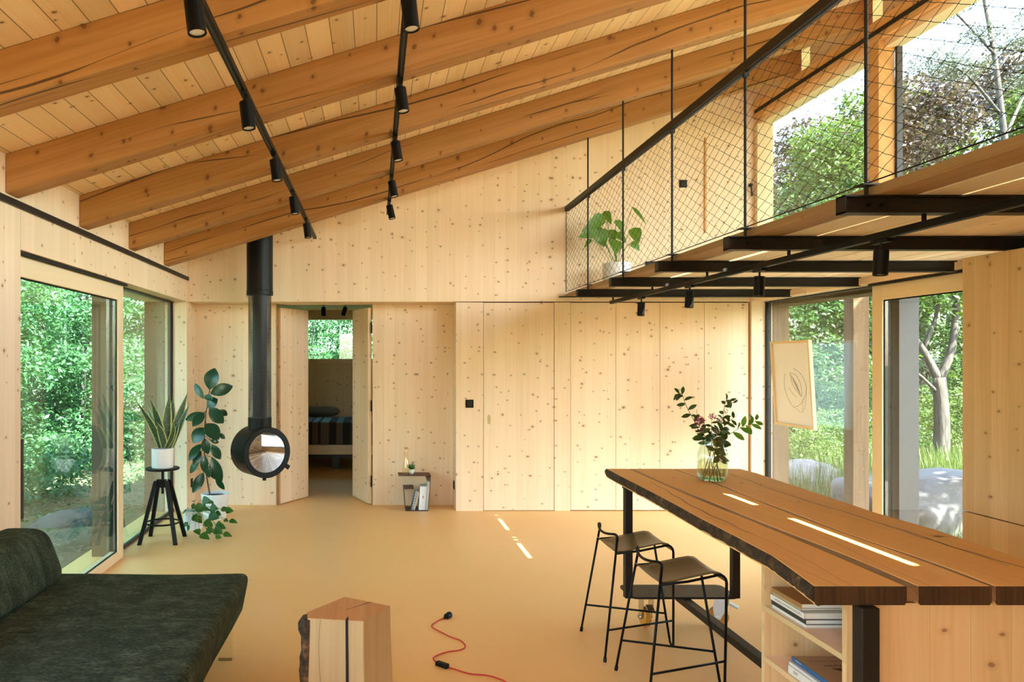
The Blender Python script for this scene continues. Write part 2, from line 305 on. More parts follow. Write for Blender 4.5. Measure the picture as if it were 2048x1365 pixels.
# ------------------------------------------------------------------ mesh helpers
class MB:
    def __init__(s): s.v = []; s.f = []; s.uv = {}
    def add(s, vs_, fs): o = len(s.v); s.v += [tuple(p) for p in vs_]; s.f += [tuple(i+o for i in f) for f in fs]; return s
    def box(s, x0, x1, y0, y1, z0, z1):
        v = [(x, y, z) for z in (z0, z1) for y in (y0, y1) for x in (x0, x1)]
        return s.add(v, [(0, 2, 3, 1), (4, 5, 7, 6), (0, 1, 5, 4), (2, 6, 7, 3), (0, 4, 6, 2), (1, 3, 7, 5)])
    def prism(s, poly, axis, a0, a1):
        # poly: 2D points in the plane of the two other axes (in xyz order)
        def P(p, a):
            q = list(p); q.insert('xyz'.index(axis), a); return tuple(q)
        n = len(poly)
        v = [P(p, a0) for p in poly]+[P(p, a1) for p in poly]
        return s.add(v, [tuple(range(n))[::-1], tuple(range(n, 2*n))]+[(i, (i+1) % n, n+(i+1) % n, n+i) for i in range(n)])
    def tube(s, pts, r, n=8, cap=True):
        pts = [Vector(p) for p in pts]; rr = r if isinstance(r, (list, tuple)) else [r]*len(pts)
        base = len(s.v); up = None
        for i, p in enumerate(pts):
            d = (pts[min(i+1, len(pts)-1)]-pts[max(i-1, 0)]).normalized()
            if up is None: up = d.orthogonal().normalized()
            else:
                up = up-d*up.dot(d)
                up = up.normalized() if up.length > 1e-6 else d.orthogonal().normalized()
            b = d.cross(up)
            for k in range(n):
                a = 2*math.pi*k/n
                s.v.append(tuple(p+(up*math.cos(a)+b*math.sin(a))*rr[i]))
        for i in range(len(pts)-1):
            for k in range(n):
                a = base+i*n+k; b_ = base+i*n+(k+1) % n
                s.f.append((a, b_, b_+n, a+n))
        if cap:
            s.f.append(tuple(base+k for k in range(n))[::-1]); e = base+(len(pts)-1)*n
            s.f.append(tuple(e+k for k in range(n)))
        return s
    def lathe(s, prof, c=(0, 0, 0), n=32, rot=None, uv=False):
        base = len(s.v); m = len(prof)
        for i, (r, z) in enumerate(prof):
            for k in range(n):
                a = 2*math.pi*k/n; p = Vector((r*math.cos(a), r*math.sin(a), z))
                if rot is not None: p = rot @ p
                s.v.append(tuple(p+Vector(c)))
        for i in range(m-1):
            for k in range(n):
                a = base+i*n+k; b = base+i*n+(k+1) % n
                if uv: s.uv[len(s.f)] = [(k/n, i/(m-1)), ((k+1)/n, i/(m-1)), ((k+1)/n, (i+1)/(m-1)), (k/n, (i+1)/(m-1))]
                s.f.append((a, b, b+n, a+n))
        if prof[0][0] > 1e-5 and not uv and prof[0] != prof[-1]: s.f.append(tuple(base+k for k in range(n))[::-1])
        if prof[-1][0] > 1e-5 and not uv and prof[0] != prof[-1]: s.f.append(tuple(base+(m-1)*n+k for k in range(n)))
        return s
    def ribbon(s, pts, widths, side, fold=0.0, nrm=None, uv=False):
        # leaf blade: centre line, half widths, side vector(s), fold depth along nrm
        base = len(s.v); pts = [Vector(p) for p in pts]; n = len(pts)
        sd_ = side if isinstance(side, list) else [Vector(side).normalized()]*n
        for i, p in enumerate(pts):
            d = (pts[min(i+1, n-1)]-pts[max(i-1, 0)]).normalized()
            nn = Vector(nrm) if nrm is not None else d.cross(sd_[i]).normalized()
            off = nn*fold*widths[i]
            s.v += [tuple(p-sd_[i]*widths[i]+off), tuple(p), tuple(p+sd_[i]*widths[i]+off)]
        for i in range(n-1):
            for k in range(2):
                a = base+i*3+k
                if uv: s.uv[len(s.f)] = [(k*.5, i/(n-1)), (k*.5+.5, i/(n-1)), (k*.5+.5, (i+1)/(n-1)), (k*.5, (i+1)/(n-1))]
                s.f.append((a, a+1, a+4, a+3))
        return s
    def build(s, name, mat_, parent=None, origin=None, smooth=False, bevel=0, seg=2, rot=0.0, solid=0):
        org = Vector(origin) if origin is not None else (wpos(parent) if parent is not None else Vector((0, 0, 0)))
        if origin is None and parent is None and s.v:
            a = np.array(s.v); org = Vector((float(a[:, 0].mean()), float(a[:, 1].mean()), float(a[:, 2].min())))
        me = bpy.data.meshes.new(name)
        me.from_pydata([(x-org.x, y-org.y, z-org.z) for x, y, z in s.v], [], s.f)
        if s.uv:
            ul = me.uv_layers.new(name='UVMap')
            for pi, uvs in s.uv.items():
                p = me.polygons[pi]
                for li, q in zip(p.loop_indices, uvs): ul.data[li].uv = q
        me.materials.append(mat_)
        if smooth: me.polygons.foreach_set('use_smooth', [True]*len(me.polygons))
        me.update()
        o = bpy.data.objects.new(name, me); C.objects.link(o)
        if parent is not None:
            o.parent = parent; o.location = org-wpos(parent)
        else: o.location = org
        if solid:
            m_ = o.modifiers.new('thickness', 'SOLIDIFY'); m_.thickness = solid; m_.offset = 0
        if bevel:
            m_ = o.modifiers.new('bevel', 'BEVEL'); m_.width = bevel; m_.segments = seg; m_.limit_method = 'ANGLE'
            if smooth: m_.harden_normals = False
        return o

def wpos(o):
    p = Vector(o.location)
    while o.parent is not None: o = o.parent; p += o.location
    return p
def tag(o, label=None, cat=None, group=None, kind=None):
    if label: o['label'] = label
    if cat: o['category'] = cat
    if group: o['group'] = group
    if kind: o['kind'] = kind
    return o
def thing(name, loc, label, cat, group=None):
    o = bpy.data.objects.new(name, None); C.objects.link(o); o.location = loc; o.empty_display_size = .1
    return tag(o, label, cat, group)
def struct(o, label=None): return tag(o, label, None, None, 'structure')
def dup(root, loc, label):
    r = root.copy(); C.objects.link(r); r.location = loc; r['label'] = label
    for ch in list(root.children):
        c = ch.copy(); C.objects.link(c); c.parent = r
        for g in list(ch.children):
            d = g.copy(); C.objects.link(d); d.parent = c
    return r
def bez(a, b, c, n=8):
    a, b, c = Vector(a), Vector(b), Vector(c)
    return [(1-t)**2*a+2*t*(1-t)*b+t*t*c for t in [i/n for i in range(n+1)]]
def catmull(P, n=8):
    P = [Vector(p) for p in P]; Q = [P[0]*2-P[1]]+P+[P[-1]*2-P[-2]]; out = []
    for i in range(1, len(Q)-2):
        for k in range(n):
            t = k/n; a, b, c, d = Q[i-1], Q[i], Q[i+1], Q[i+2]
            out.append(.5*((2*b)+(c-a)*t+(2*a-5*b+4*c-d)*t*t+(3*b-a-3*c+d)*t**3))
    return out+[P[-1]]

# ------------------------------------------------------------------ the shell of the house
XL, XR, YB, YR, YN = -1.909, 3.82, 7.637, 7.955, -2.6
XG = 4.02                                             # outer end of the back wall
HEAD = 2.13
def zc(x): return 2.598+.304*(x+1.909)                # underside of the ceiling planks
JD = .203
def zj(x): return zc(x)-JD
LZ0, LZ1 = 2.182, 2.222                               # loft boards

struct(MB().box(-2.3, 4.15, YN, 8.1, -.25, 0).build('floor', M['floor']))
struct(MB().box(-2.3, 1.6, 8.1, 12.3, -.25, 0).build('floor_bedroom', M['floor']))
# ceiling with a roof-light slot over the loft
SX0, SX1, SY0, SY1 = 3.17, 3.50, -.25, 4.80
def roofpiece(b, x0, x1, y0, y1, th=.24):
    return b.prism([(x0, zc(x0)), (x1, zc(x1)), (x1, zc(x1)+th), (x0, zc(x0)+th)], 'y', y0, y1)
b = MB(); RX0, RX1, RY0, RY1 = -2.9, 5.2, -3.3, 8.5
roofpiece(b, RX0, SX0, RY0, RY1); roofpiece(b, SX1, RX1, RY0, RY1); roofpiece(b, SX0, SX1, RY0, SY0); roofpiece(b, SX0, SX1, SY1, RY1)
struct(b.build('ceiling', M['ceil']))
b = MB(); b.prism([(SX0-.05, zc(SX0)+.26), (SX1+.05, zc(SX1)+.26), (SX1+.05, zc(SX1)+.28), (SX0-.05, zc(SX0)+.28)], 'y', SY0-.05, SY1+.05)
struct(b.build('window_1', M['pane']))

# joists
names = ['farthest from the camera, against the back wall', 'second out from the back wall', 'third out from the back wall, through the middle of the ceiling', 'fourth out from the back wall', 'in the upper left corner of the picture']
JY = [6.78-.97*i for i in range(10)]
b = MB()
for i, y in enumerate(JY):
    b = MB().prism([(XL, zj(XL)), (3.86, zj(3.86)), (3.86, zc(3.86)), (XL, zc(XL))], 'y', y, y+.14)
    o = b.build('ceiling_beam', M['joist'], bevel=.006, seg=1)
    lab = 'long sloping orange-brown timber ceiling beam, '+(names[i] if i < 5 else 'out of sight behind the photographer')
    tag(o, lab, 'beam', 'sloping ceiling beams')

# left wall
WY0, WY1 = 4.04, 7.61
def wallpiece(name, x0, x1, y0, y1, z0, top_slope=True, mat_=None):
    if top_slope:
        return struct(MB().prism([(x0, z0), (x1, z0), (x1, zc(x1)), (x0, zc(x0))], 'y', y0, y1).build(name, mat_ or M['clt']))
    return None
XLo = -2.34
wallpiece('wall_left_header', XLo, XL, WY0+.003, YB, HEAD)
struct(MB().prism([(XLo, 0), (XL, 0), (XL, zc(XL)), (XLo, zc(XLo))], 'y', 2.9, WY0).build('wall_left', M['clt']))
wallpiece('wall_left_near_header', XLo, XL, YN, 2.9, 2.3)
struct(MB().box(-2.13, XL, WY1, 8.1, 0, HEAD).build('wall_left_jamb', M['clt']))
struct(MB().box(XLo, -2.131, WY1, 8.1, 0, HEAD).build('wall_left_outer_jamb', M['outer']))
tag(MB().box(XL, XL+.018, -2.4, 7.63, 2.346, 2.382).build('wall_rail', M['steel'], bevel=.003), 'dark steel rail running along the left wall just under the beam ends', 'rail')
# window frames
def sliding_window(nm, xi, sgn, glassm, xo):
    # xi: inner wall plane, sgn: -1 left / +1 right; sliding leaf towards the room, fixed pane behind
    def bx(b, d0, d1, *r):
        a, c = sorted((xi+sgn*d0, xi+sgn*d1)); return b.box(a, c, *r)
    root = bpy.data.objects.new(nm, None); C.objects.link(root); root.location = (xi, WY0, 0); struct(root)
    ys, ye = 5.84, 4.04
    top = HEAD-.02
    b = MB()
    bx(b, .05, .115, ys-.115, ys, .0, top)
    bx(b, .05, .115, ye-.3, ye+.06, .0, top)
    b.build('leaf_stile', M['frame'], root, bevel=.004)
    b = MB(); bx(b, .05, .115, ye+.06, ys-.115, top-.115, top); bx(b, .05, .115, ye+.06, ys-.115, 0, .07)
    b.build('leaf_rail', M['frame_y'], root, bevel=.004)
    b = MB(); bx(b, .070, .094, ye+.06, ys-.1195, .07, top-.115); b.build('sliding_pane', glassm, root)
    b = MB(); bx(b, .064, .068, ye+.06, ys-.115, .07, .078); bx(b, .064, .068, ye+.06, ys-.115, top-.125, top-.115)
    bx(b, .064, .068, ys-.123, ys-.115, .078, top-.125); b.build('gasket', M['black'], root)
    b = MB(); bx(b, .062, .1145, ys-.119, ys-.1152, .072, top-.116); b.build('seal', M['black'], root)
    # fixed pane
    b = MB(); bx(b, .150, .174, ys-.03, WY1, .03, HEAD); b.build('fixed_pane', glassm, root)
    b = MB(); bx(b, .130, .149, ys, WY1, 0, .03); bx(b, .130, .2, ys, WY1-.0, HEAD-.012, HEAD-.002)
    b.build('fixed_rail', M['graphite'], root)
    b = MB(); bx(b, .140, .19, WY1-.022, WY1, .03, HEAD-.012); b.build('fixed_seal', M['black'], root)
    b = MB(); bx(b, .125, .30, ys+.01, ys+.15, 0, HEAD) if sgn < 0 else bx(b, .150, .30, ys-.16, ys-.02, 0, HEAD)
    b.build('outer_guide', M['outer'] if sgn < 0 else M['graphite'], root)
    b = MB(); bx(b, .018, .05, ye+.0, ys, top, HEAD-.004); b.build('head_gap', M['dark'], root)
    return root
w2 = sliding_window('window_2', XL, -1, M['paneg'], XLo)
MB().box(XL-.045, XL-.02, 4.10, 4.125, .66, 1.10).build('pull_handle', M['graphite'], w2, bevel=.006)
w3 = sliding_window('window_3', XR, 1, M['pane'], XG)
# right wall: header below the loft, jamb, upper glazing
struct(MB().box(XR, XG, 4.1, YB, HEAD, LZ0-.003).build('wall_right_header', M['clt_y']))
struct(MB().box(XR, 4.03, WY1, 8.1, 0, HEAD).build('wall_right_jamb', M['clt']))
struct(MB().box(4.031, 4.2, WY1, 8.1, 0, HEAD).build('wall_right_outer_jamb', M['post']))
struct(MB().box(XR, XG, YN, WY0-.30, 0, LZ0-.003).build('wall_right', M['clt']))
# back wall: upper part
struct(MB().prism([(XL, HEAD+.002), (XG, HEAD+.002), (XG, zc(XG)), (XL, zc(XL))], 'y', YB, 8.1).build('wall_back_upper', M['clt']))
XJ = .825
DX0, DX1 = -1.0445, -.0265
struct(MB().box(XL, DX0, YR, 8.1, 0, HEAD).build('wall_back_left', M['clt']))
struct(MB().box(DX1, XJ, YR, 8.1, 0, HEAD).build('wall_back_recess', M['clt']))
struct(MB().box(XJ, 1.103, YB, 8.1, 0, 2.124).build('wall_back_pillar', M['clt']))
struct(MB().box(1.827, 1.989, YB, 8.1, 0, 2.124).build('wall_back_post', M['clt']))
struct(MB().box(1.0, 3.9, YB+.05, 8.1, 0, HEAD).build('wall_back_core', M['dark']))
# sliding door in the back wall
d1 = bpy.data.objects.new('door_1', None); C.objects.link(d1); d1.location = (1.465, YB, 0); struct(d1)
MB().box(1.108, 1.822, YB+.003, YB+.045, .006, 2.121).build('door_panel', M['clt'], d1)
hx = (978-750)/196.4
b = MB(); n = 8
prof = []
for k in range(n+1): a = math.pi*k/n; prof.append((hx+.016*math.cos(a), .93+.034+.016*math.sin(a)))
for k in range(n+1): a = math.pi+math.pi*k/n; prof.append((hx+.016*math.cos(a), .93-.034+.016*math.sin(a)))
b.prism(prof, 'y', YB+.001, YB+.012); b.build('door_pull', M['ply'], d1)
# built-in wardrobe
wd = thing('wardrobe', (2.9, YB, 0), 'built-in wardrobe with four tall pale spruce doors under the loft', 'wardrobe')
xs = [1.991, 2.454, 2.902, 3.355, 3.806]
for i in range(4):
    MB().box(xs[i]+.002, xs[i+1]-.002, YB+.002, YB+.04, .008, 2.121).build('door', M['clt'], wd)
# double doors to the bedroom
def leaf(nm, p0, p1):
    r = bpy.data.objects.new(nm, None); C.objects.link(r); r.location = (p0[0], p0[1], 0); struct(r)
    d = Vector((p1[0]-p0[0], p1[1]-p0[1], 0)).normalized(); s = Vector((-d.y, d.x, 0))*.02
    q = [Vector((*p0, 0))+s, Vector((*p1, 0))+s, Vector((*p1, 0))-s, Vector((*p0, 0))-s]
    MB().prism([(v.x, v.y) for v in q], 'z', .008, HEAD-.035).build('door_panel', M['clt'], r, bevel=.002)
    for z in (.25, 1.05, 1.88):
        MB().tube([(p0[0]+(.018 if nm == 'door_3' else -.018), p0[1]-.02, z-.06), (p0[0]+(.018 if nm == 'door_3' else -.018), p0[1]-.02, z+.06)], .009).build('hinge', M['black'], r)
leaf('door_2', (-1.02, 7.985), (-.765, 8.425)); leaf('door_3', (-.055, 7.985), (-.235, 8.46))
struct(MB().box(DX0-.002, DX0+.016, YR-.004, YR+.06, 0, HEAD).build('trim_1', M['joist'], origin=(DX0, YR, 0)))
# bedroom shell
BY = 12.0
b = MB(); b.box(-1.9, 1.1, BY, 12.2, 0, 1.50); struct(b.build('wall_bedroom', M['clt']))
struct(MB().box(-1.9, 1.1, BY-.02, 12.2, 1.50, 1.56).build('trim_2', M['clt_y']))
struct(MB().box(-1.9, 1.1, BY, 12.2, 2.19, 2.5).build('wall_bedroom_header', M['clt_y']))
struct(MB().box(-2.05, -1.9, 8.1, 12.2, 0, 2.5).build('wall_bedroom_left', M['clt']))
struct(MB().box(1.1, 1.25, 8.1, 12.2, 0, 2.5).build('wall_bedroom_right', M['clt']))
struct(MB().box(-2.05, 1.25, 8.1, 12.4, 2.335, 2.5).build('ceiling_bedroom', M['purlin']))
struct(MB().box(-1.9, 1.1, BY+.1, BY+.124, 1.56, 2.19).build('window_4', M['paneg']))
# bed
bed = thing('bed', (-.4, 11.2, 0), 'low wooden bed on dark legs seen through the open double doors', 'bed')
MB().box(-1.6, .75, 10.5, 11.95, .215, .352).build('frame', M['bedwood'], bed, bevel=.004)
for x in (-1.4, -.55, .6):
    MB().box(x-.05, x+.05, 10.62, 10.7, 0, .2).build('leg', M['steel'], bed)
MB().box(-1.55, .7, 10.56, 11.9, .17, .215).build('rail', M['steel'], bed)
MB().box(-1.58, .73, 10.52, 11.93, .352, .60).build('mattress', M['linen'], bed, bevel=.03)
bl = thing('blanket', (-.4, 11.0, .6), 'striped teal, black and brown blanket draped over the bed', 'blanket')
MB().prism([(10.50, .655), (10.53, .672), (11.45, .672), (11.45, .61), (10.505, .61)], 'x', -1.57, .72).build('top_cover', M['blanket'], bl)
MB().prism([(10.485, .36), (10.49, .66), (10.515, .66), (10.515, .36)], 'x', -1.57, .72).build('hanging_side', M['blanket_side'], bl)
def pillow(name, c, sx, sy, sz, mat_, lab):
    b = MB(); n = 14; m = 8
    for i in range(n+1):
        for k in range(n+1):
            pass
    g = []
    for side in (1, -1):
        base = len(b.v)
        for i in range(n+1):
            for k in range(n+1):
                x, y = 2*i/n-1, 2*k/n-1
                h = max(0, (1-x**4)*(1-y**4))**.6
                b.v.append((c[0]+x*sx*(1-.06*y*y), c[1]+y*sy*(1-.06*x*x), c[2]+side*h*sz))
        for i in range(n):
            for k in range(n):
                a = base+i*(n+1)+k; q = (a, a+1, a+n+2, a+n+1); b.f.append(q if side < 0 else q[::-1])
    return tag(b.build(name, mat_, origin=c, smooth=True), lab, 'pillow', 'bed pillows')
pillow('pillow', (-.86, 11.6, .745), .32, .22, .075, M['linen'], 'grey pillow on the bed beside the left door leaf')
pillow('pillow', (-.05, 11.6, .745), .30, .22, .075, M['linen'], 'grey pillow on the bed half hidden by the right door leaf')

# near end of the room behind the photographer: glazing added to let daylight in
b = MB(); b.prism([(XL, 2.35), (XR, 2.35), (XR, zc(XR)), (XL, zc(XL))], 'y', YN-.0, YN+.001)
struct(MB().box(XLo, -1.75, YN-.15, YN, 0, 2.6).build('wall_near_left', M['clt']))
struct(MB().box(XR-.15, XG, YN-.15, YN, 0, 2.6).build('wall_near_right', M['clt']))
struct(MB().box(.5, XR-.15, YN-.15, YN, 0, 2.6).build('wall_near', M['clt']))
struct(MB().prism([(XLo, 2.6), (XG, 2.6), (XG, zc(XG)), (XLo, zc(XLo))], 'y', YN-.15, YN).build('wall_near_upper', M['clt']))
b = MB()
for x in (-1.71, -.62, .46): b.box(x-.04, x+.04, YN-.12, YN-.02, 0, 2.5)
b.box(-1.75, .5, YN-.12, YN-.02, 2.5, 2.6); b.box(-1.75, .5, YN-.12, YN-.02, 0, .06)
struct(b.build('added_window_frame_5', M['frame']))
struct(MB().box(-1.75, .5, YN-.08, YN-.06, .05, 2.55).build('added_window_5', M['pane']))
struct(MB().box(.38, 3.26, -.78, -.62, 0, 2.1).build('wall_light_block', M['clt']))  # unseen partition added to keep near-window light off the shelf unit
struct(MB().box(XLo+.1, XLo+.12, YN, 2.9, 0, 2.3).build('added_window_7', M['pane']))  # unseen side glazing added to bring daylight onto floor and ceiling
b = MB()
for y in (YN+.05, -.75, 1.1, 2.86): b.box(-2.30, -2.16, y-.04, y+.04, 0, 2.3)
struct(b.build('added_window_frame_7', M['frame']))

# ------------------------------------------------------------------ loft
LX0 = 1.958
edges = [LX0, 2.134, 2.314, 2.51, 2.71, 2.91, 3.11, 3.31, 3.51, 3.67, XR]
lf = bpy.data.objects.new('floor_upper', None); C.objects.link(lf); lf.location = (LX0, YB, LZ0); struct(lf)
for i in range(len(edges)-1):
    x0, x1 = edges[i]+.007, edges[i+1]-.007
    b = MB()
    if i == 1: b.box(x0, x1, YN, YB-.003, LZ0, LZ1)
    elif i == 2:                                       # this board leaves a slot open to its neighbour
        b.box(x0+.028, x1, YN, YB-.003, LZ0, LZ1)
        for y0, y1 in ((YN, 1.2), (2.68, 4.30), (5.98, YB-.003)): b.box(x0, x0+.028, y0, y1, LZ0, LZ1)
    else: b.box(x0, x1, YN, YB-.003, LZ0, LZ1)
    if i > 2: MB().box(x0-.0135, x0-.0005, YN, YB-.003, LZ0+.010, LZ1-.004).build('joint_strip', M['purlin'], lf)
    b.build('floor_board', M['loft'] if i else M['edge'], lf, bevel=.003, seg=1)
def steel_beam(y, x1, lab):
    r = thing('steel_beam', (1.843, y, 2.111), lab, 'steel beam', 'steel beams under the loft')
    x0 = 1.843; z0, z1 = 2.111, LZ0-.001
    b = MB(); b.box(x0+.004, x1, y-.004, y+.004, z0+.004, z1-.004); b.box(x0, x0+.004, y-.03, y+.03, z0, z1-.0); b.build('web', M['steel'], r)
    MB().box(x0, x1, y-.03, y+.03, z1-.006, z1).build('top_flange', M['steel'], r)
    MB().box(x0, x1, y-.03, y+.03, z0, z0+.006).build('bottom_flange', M['steel'], r)
    b = MB()
    for x in (1.95, 2.0, 2.62, 2.67): b.tube([(x, y-.014, z0+.036), (x, y-.004, z0+.036)], .008)
    b.build('bolt', M['black'], r)
    MB().box(x0-.05, x0+.02, y-.02, y+.05, z1+.0005, z1+.005).build('end_plate', M['steel'], r) if False else None
    return r
LY = [6.85-.97*i for i in range(5)]
labs = ['dark steel beam under the loft closest to the back wall, above the wardrobe', 'second dark steel beam under the loft from the back wall', 'third dark steel beam under the loft from the back wall', 'fourth dark steel beam under the loft, running behind the plain wall unit', 'largest dark steel beam under the loft, at the right edge of the picture']
for y, l in zip(LY, labs): steel_beam(y, 3.79, l)
tag(MB().box(1.87, 3.79, YB-.06, YB-.001, LZ0-.008, LZ0-.001).build('wall_angle', M['steel']), 'thin flat steel plate on the back wall carrying the loft boards', 'plate')

# railing with handrail, rods to the beams and a rope net
rl = thing('loft_railing', (1.945, YB, LZ1), 'black loft railing with handrail, thin rods and diamond wire net', 'railing')
MB().box(1.93, 1.975, .6, YB-.002, 3.05, 3.10).build('handrail', M['steel'], rl, bevel=.004)
RODX = 1.945
for i, y in enumerate(LY):
    MB().tube([(RODX, y, LZ0+.0), (RODX, y, zj(RODX)+.004)], .0075, 8).build('rod', M['steel'], rl)
    MB().box(1.915, 1.98, y-.03, y+.03, LZ1, LZ1+.006).build('rod_foot', M['steel'], rl); MB().box(1.935, 1.96, y-.012, y+.012, 3.02, 3.05).build('rod_clamp', M['steel'], rl)
b = MB(); cw = .062; ny = int((YB-1.2)/cw); rows = 25
z0n, z1n = LZ1+.01, 3.045; rh = (z1n-z0n)/rows
for k in range(ny+1):
    pts = []
    for r_ in range(rows*4+1):
        ph = r_/4+k; tri = 2*abs(2*(ph/2-math.floor(ph/2+.5)))-1           # zigzag, softened towards the knots
        tri = math.sin(tri*math.pi/2)*.45+tri*.55
        sag = .006*math.sin(k*.9+r_*.35)
        pts.append(Vector((RODX, min(YB-.004, YB-.02-(k+.5*tri*.97)*cw), z0n+r_*rh/4+sag*(0 < r_ < rows*4)*.4)))
    b.tube(pts, .00115, 4, cap=False)
    for r_ in range(1, rows):
        if (r_+k) % 2 == 0:
            p = Vector((RODX, YB-.02-(k+.5)*cw, z0n+r_*rh)) if False else pts[r_*4]
            b.tube([p-Vector((0, .004, 0)), p, p+Vector((0, .004, 0))], [.001, .0026, .001], 4, cap=False)
for z in (z0n, z1n): b.tube([(RODX, YB-.01, z), (RODX, 1.2, z)], .003, 5)
b.tube([(RODX, YB-.008, z0n), (RODX, YB-.008, z1n)], .003, 5)
b.build('net', M['black'], rl)

# purlin, posts and upper glazing on the right
tag(MB().box(3.85, 3.99, YN, YB, 3.985, 4.15).build('purlin', M['purlin'], bevel=.006), 'heavy orange timber beam along the top of the upper windows', 'beam')
tag(MB().box(3.836, 3.85, YN, YB-.05, 4.035, 4.065).build('light_rail', M['steel']), 'thin dark light rail fixed along the orange beam over the upper windows', 'rail')
struct(MB().box(3.90, XG, YN, YB, 3.93, 3.985).build('trim_3', M['frame_y']))
for y, lab in ((5.80, 'square timber post between the upper windows behind the net'), (3.86, 'square timber post of the upper windows just outside the picture'), (1.92, 'square timber post of the upper windows beside the photographer')):
    tag(MB().box(3.85, 3.976, y-.065, y+.065, LZ1, 3.985).build('timber_post', M['purlin'], bevel=.005), lab, 'post')
struct(MB().box(3.978, 4.002, YN, YB-.02, LZ1-.02, 3.95).build('window_8', M['pane']))
b = MB()
for y in (5.725, 5.875, 3.8, 3.93): b.box(3.977, 4.02, y-.012, y+.012, LZ1, 3.95)
struct(b.build('window_frame_8', M['graphite'])); struct(MB().box(3.86, 4.02, 7.57, 7.636, LZ1+.03, 3.93).build('window_frame_9', M['frame']))
struct(MB().box(XR, XG, YN, YB, LZ0-.003, LZ1+.03).build('trim_4', M['frame_y']))
b = MB()
for i in range(len(JY)-1): b.box(3.93, 3.945, JY[i+1]+.145, JY[i]-.005, 4.15, zc(3.93)-.003)
b.box(3.93, 3.945, JY[0]+.145, YB-.003, 4.15, zc(3.93)-.003)
struct(b.build('wall_right_infill', M['clt_y']))
# loft hatch door on the back wall with handle
d4 = bpy.data.objects.new('door_4', None); C.objects.link(d4); d4.location = (3.6, YB, 2.8); struct(d4)
MB().box(3.372, 3.83, YB-.006, YB-.0005, 2.835, 3.80).build('door_panel', M['clt'], d4)
b = MB(); b.box(3.352, 3.370, YB-.014, YB-.0005, 2.83, 3.80); b.build('door_edge', M['purlin'], d4)
b = MB(); b.tube([(3.815, YB-.03, 3.315), (3.815, YB-.001, 3.315)], .018, 12); b.tube([(3.815, YB-.03, 3.315), (3.815, YB-.034, 3.27), (3.822, YB-.034, 3.2)], .008, 8)
b.build('door_handle', M['graphite'], d4, smooth=True)

# tall plain unit at the right edge
cu = thing('tall_cupboard', (3.27, 4.17, 0), 'tall plain spruce cupboard at the right edge under the loft', 'cupboard')
MB().box(3.266, XR-.005, -1.2, 4.17, .70, 2.100).build('upper_body', M['clt_shaded'], cu, bevel=.002)
MB().box(3.266, XR-.005, -1.2, 4.17, .01, .694).build('lower_body', M['clt_shaded'], cu, bevel=.002)
MB().box(3.29, XR-.005, -1.2, 4.15, .69, .705).build('shadow_gap', M['dark'], cu)

# ------------------------------------------------------------------ electrics
def plate(nm, c, nrm, w_, h_, lab, two=False):
    r = thing(nm, c, lab, 'switch' if 'switch' in nm else 'socket')
    b = MB(); d = .009; c = Vector(c)
    if nrm == 'y': b.box(c.x-w_/2, c.x+w_/2, c.y-d, c.y-.0004, c.z-h_/2, c.z+h_/2)
    else: b.box(min(c.x, c.x+nrm*d), max(c.x, c.x+nrm*d), c.y-w_/2, c.y+w_/2, c.z-h_/2, c.z+h_/2)
    b.build('cover_plate', M['black'], r, bevel=.003)
    b = MB()
    if nrm == 'y':
        for k in ((-.25, .25) if two else (0,)):
            s = w_*.19 if two else w_*.34
            b.box(c.x+k*w_-s, c.x+k*w_+s, c.y-d-.003, c.y-d+.0003, c.z-h_*.36, c.z+h_*.36)
    else: b.box(min(c.x+nrm*d*.9, c.x+nrm*(d+.003)), max(c.x+nrm*d*.9, c.x+nrm*(d+.003)), c.y-w_*.34, c.y+w_*.34, c.z-h_*.34, c.z+h_*.34)
    b.build('insert', M['steel'], r, bevel=.002)
plate('light_switch', (px(939, 808, YB).x, YB, px(939, 808, YB).z), 'y', .082, .082, 'square black light switch beside the sliding door')
plate('light_switch', (px(1366, 368, YB).x, YB, px(1366, 368, YB).z), 'y', .078, .078, 'square black light switch on the wall behind the loft net')
plate('wall_socket', (px(1305, 527, YB).x, YB, px(1305, 531, YB).z), 'y', .15, .08, 'black double socket low on the loft wall beside the plant pot', True)
plate('wall_socket', (XL, 7.80, px(381, 966, 7.8).z), 1, .07, .09, 'black socket in the corner behind the rubber plant')
plate('wall_socket', (XJ, 7.80, px(908, 970, 7.8).z), -1, .07, .09, 'black socket on the recess side beside the brown book table')

# ------------------------------------------------------------------ track lights
def track(x, z, y0, y1, lab):
    r = thing('light_track', (x, y1, z), lab, 'track', 'black lighting tracks')
    MB().box(x-.016, x+.016, y0, y1, z, z+.030).build('rail_body', M['black'], r, bevel=.002)
    MB().box(x-.005, x+.005, y0, y1-.02, z-.0015, z+.001).build('contact_groove', M['graphite'], r)
    b = MB()
    return r
def spotlight(x, y, z, tilt, lab, dia=.062, ln=.125, grp='ceiling spotlights', drop=.045):
    r = thing('track_spotlight', (x, y, z), lab, 'spotlight', grp)
    MB().box(x-.014, x+.014, y-.055, y+.055, z-.018, z-.002).build('adapter', M['black'], r, bevel=.002)
    MB().tube([(x, y, z-.016), (x, y, z-drop)], .006).build('stem', M['black'], r)
    rot = Matrix.Rotation(tilt[0], 3, 'X') @ Matrix.Rotation(tilt[1], 3, 'Y')
    rr = dia/2
    pr = [(0.004, .0), (rr*.96, .0), (rr, -.004), (rr, -ln), (rr-.004, -ln), (rr-.005, -ln+.006), (.002, -ln+.006)]
    MB().lathe(pr, (x, y, z-drop+.004), 24, rot).build('can', M['black'], r, smooth=False)
    b = MB().lathe([(rr-.006, -ln+.0055), (rr*.5, -ln+.0045), (.001, -ln+.0035)], (x, y, z-drop+.004), 20, rot)
    b.build('reflector', M['lens'], r)
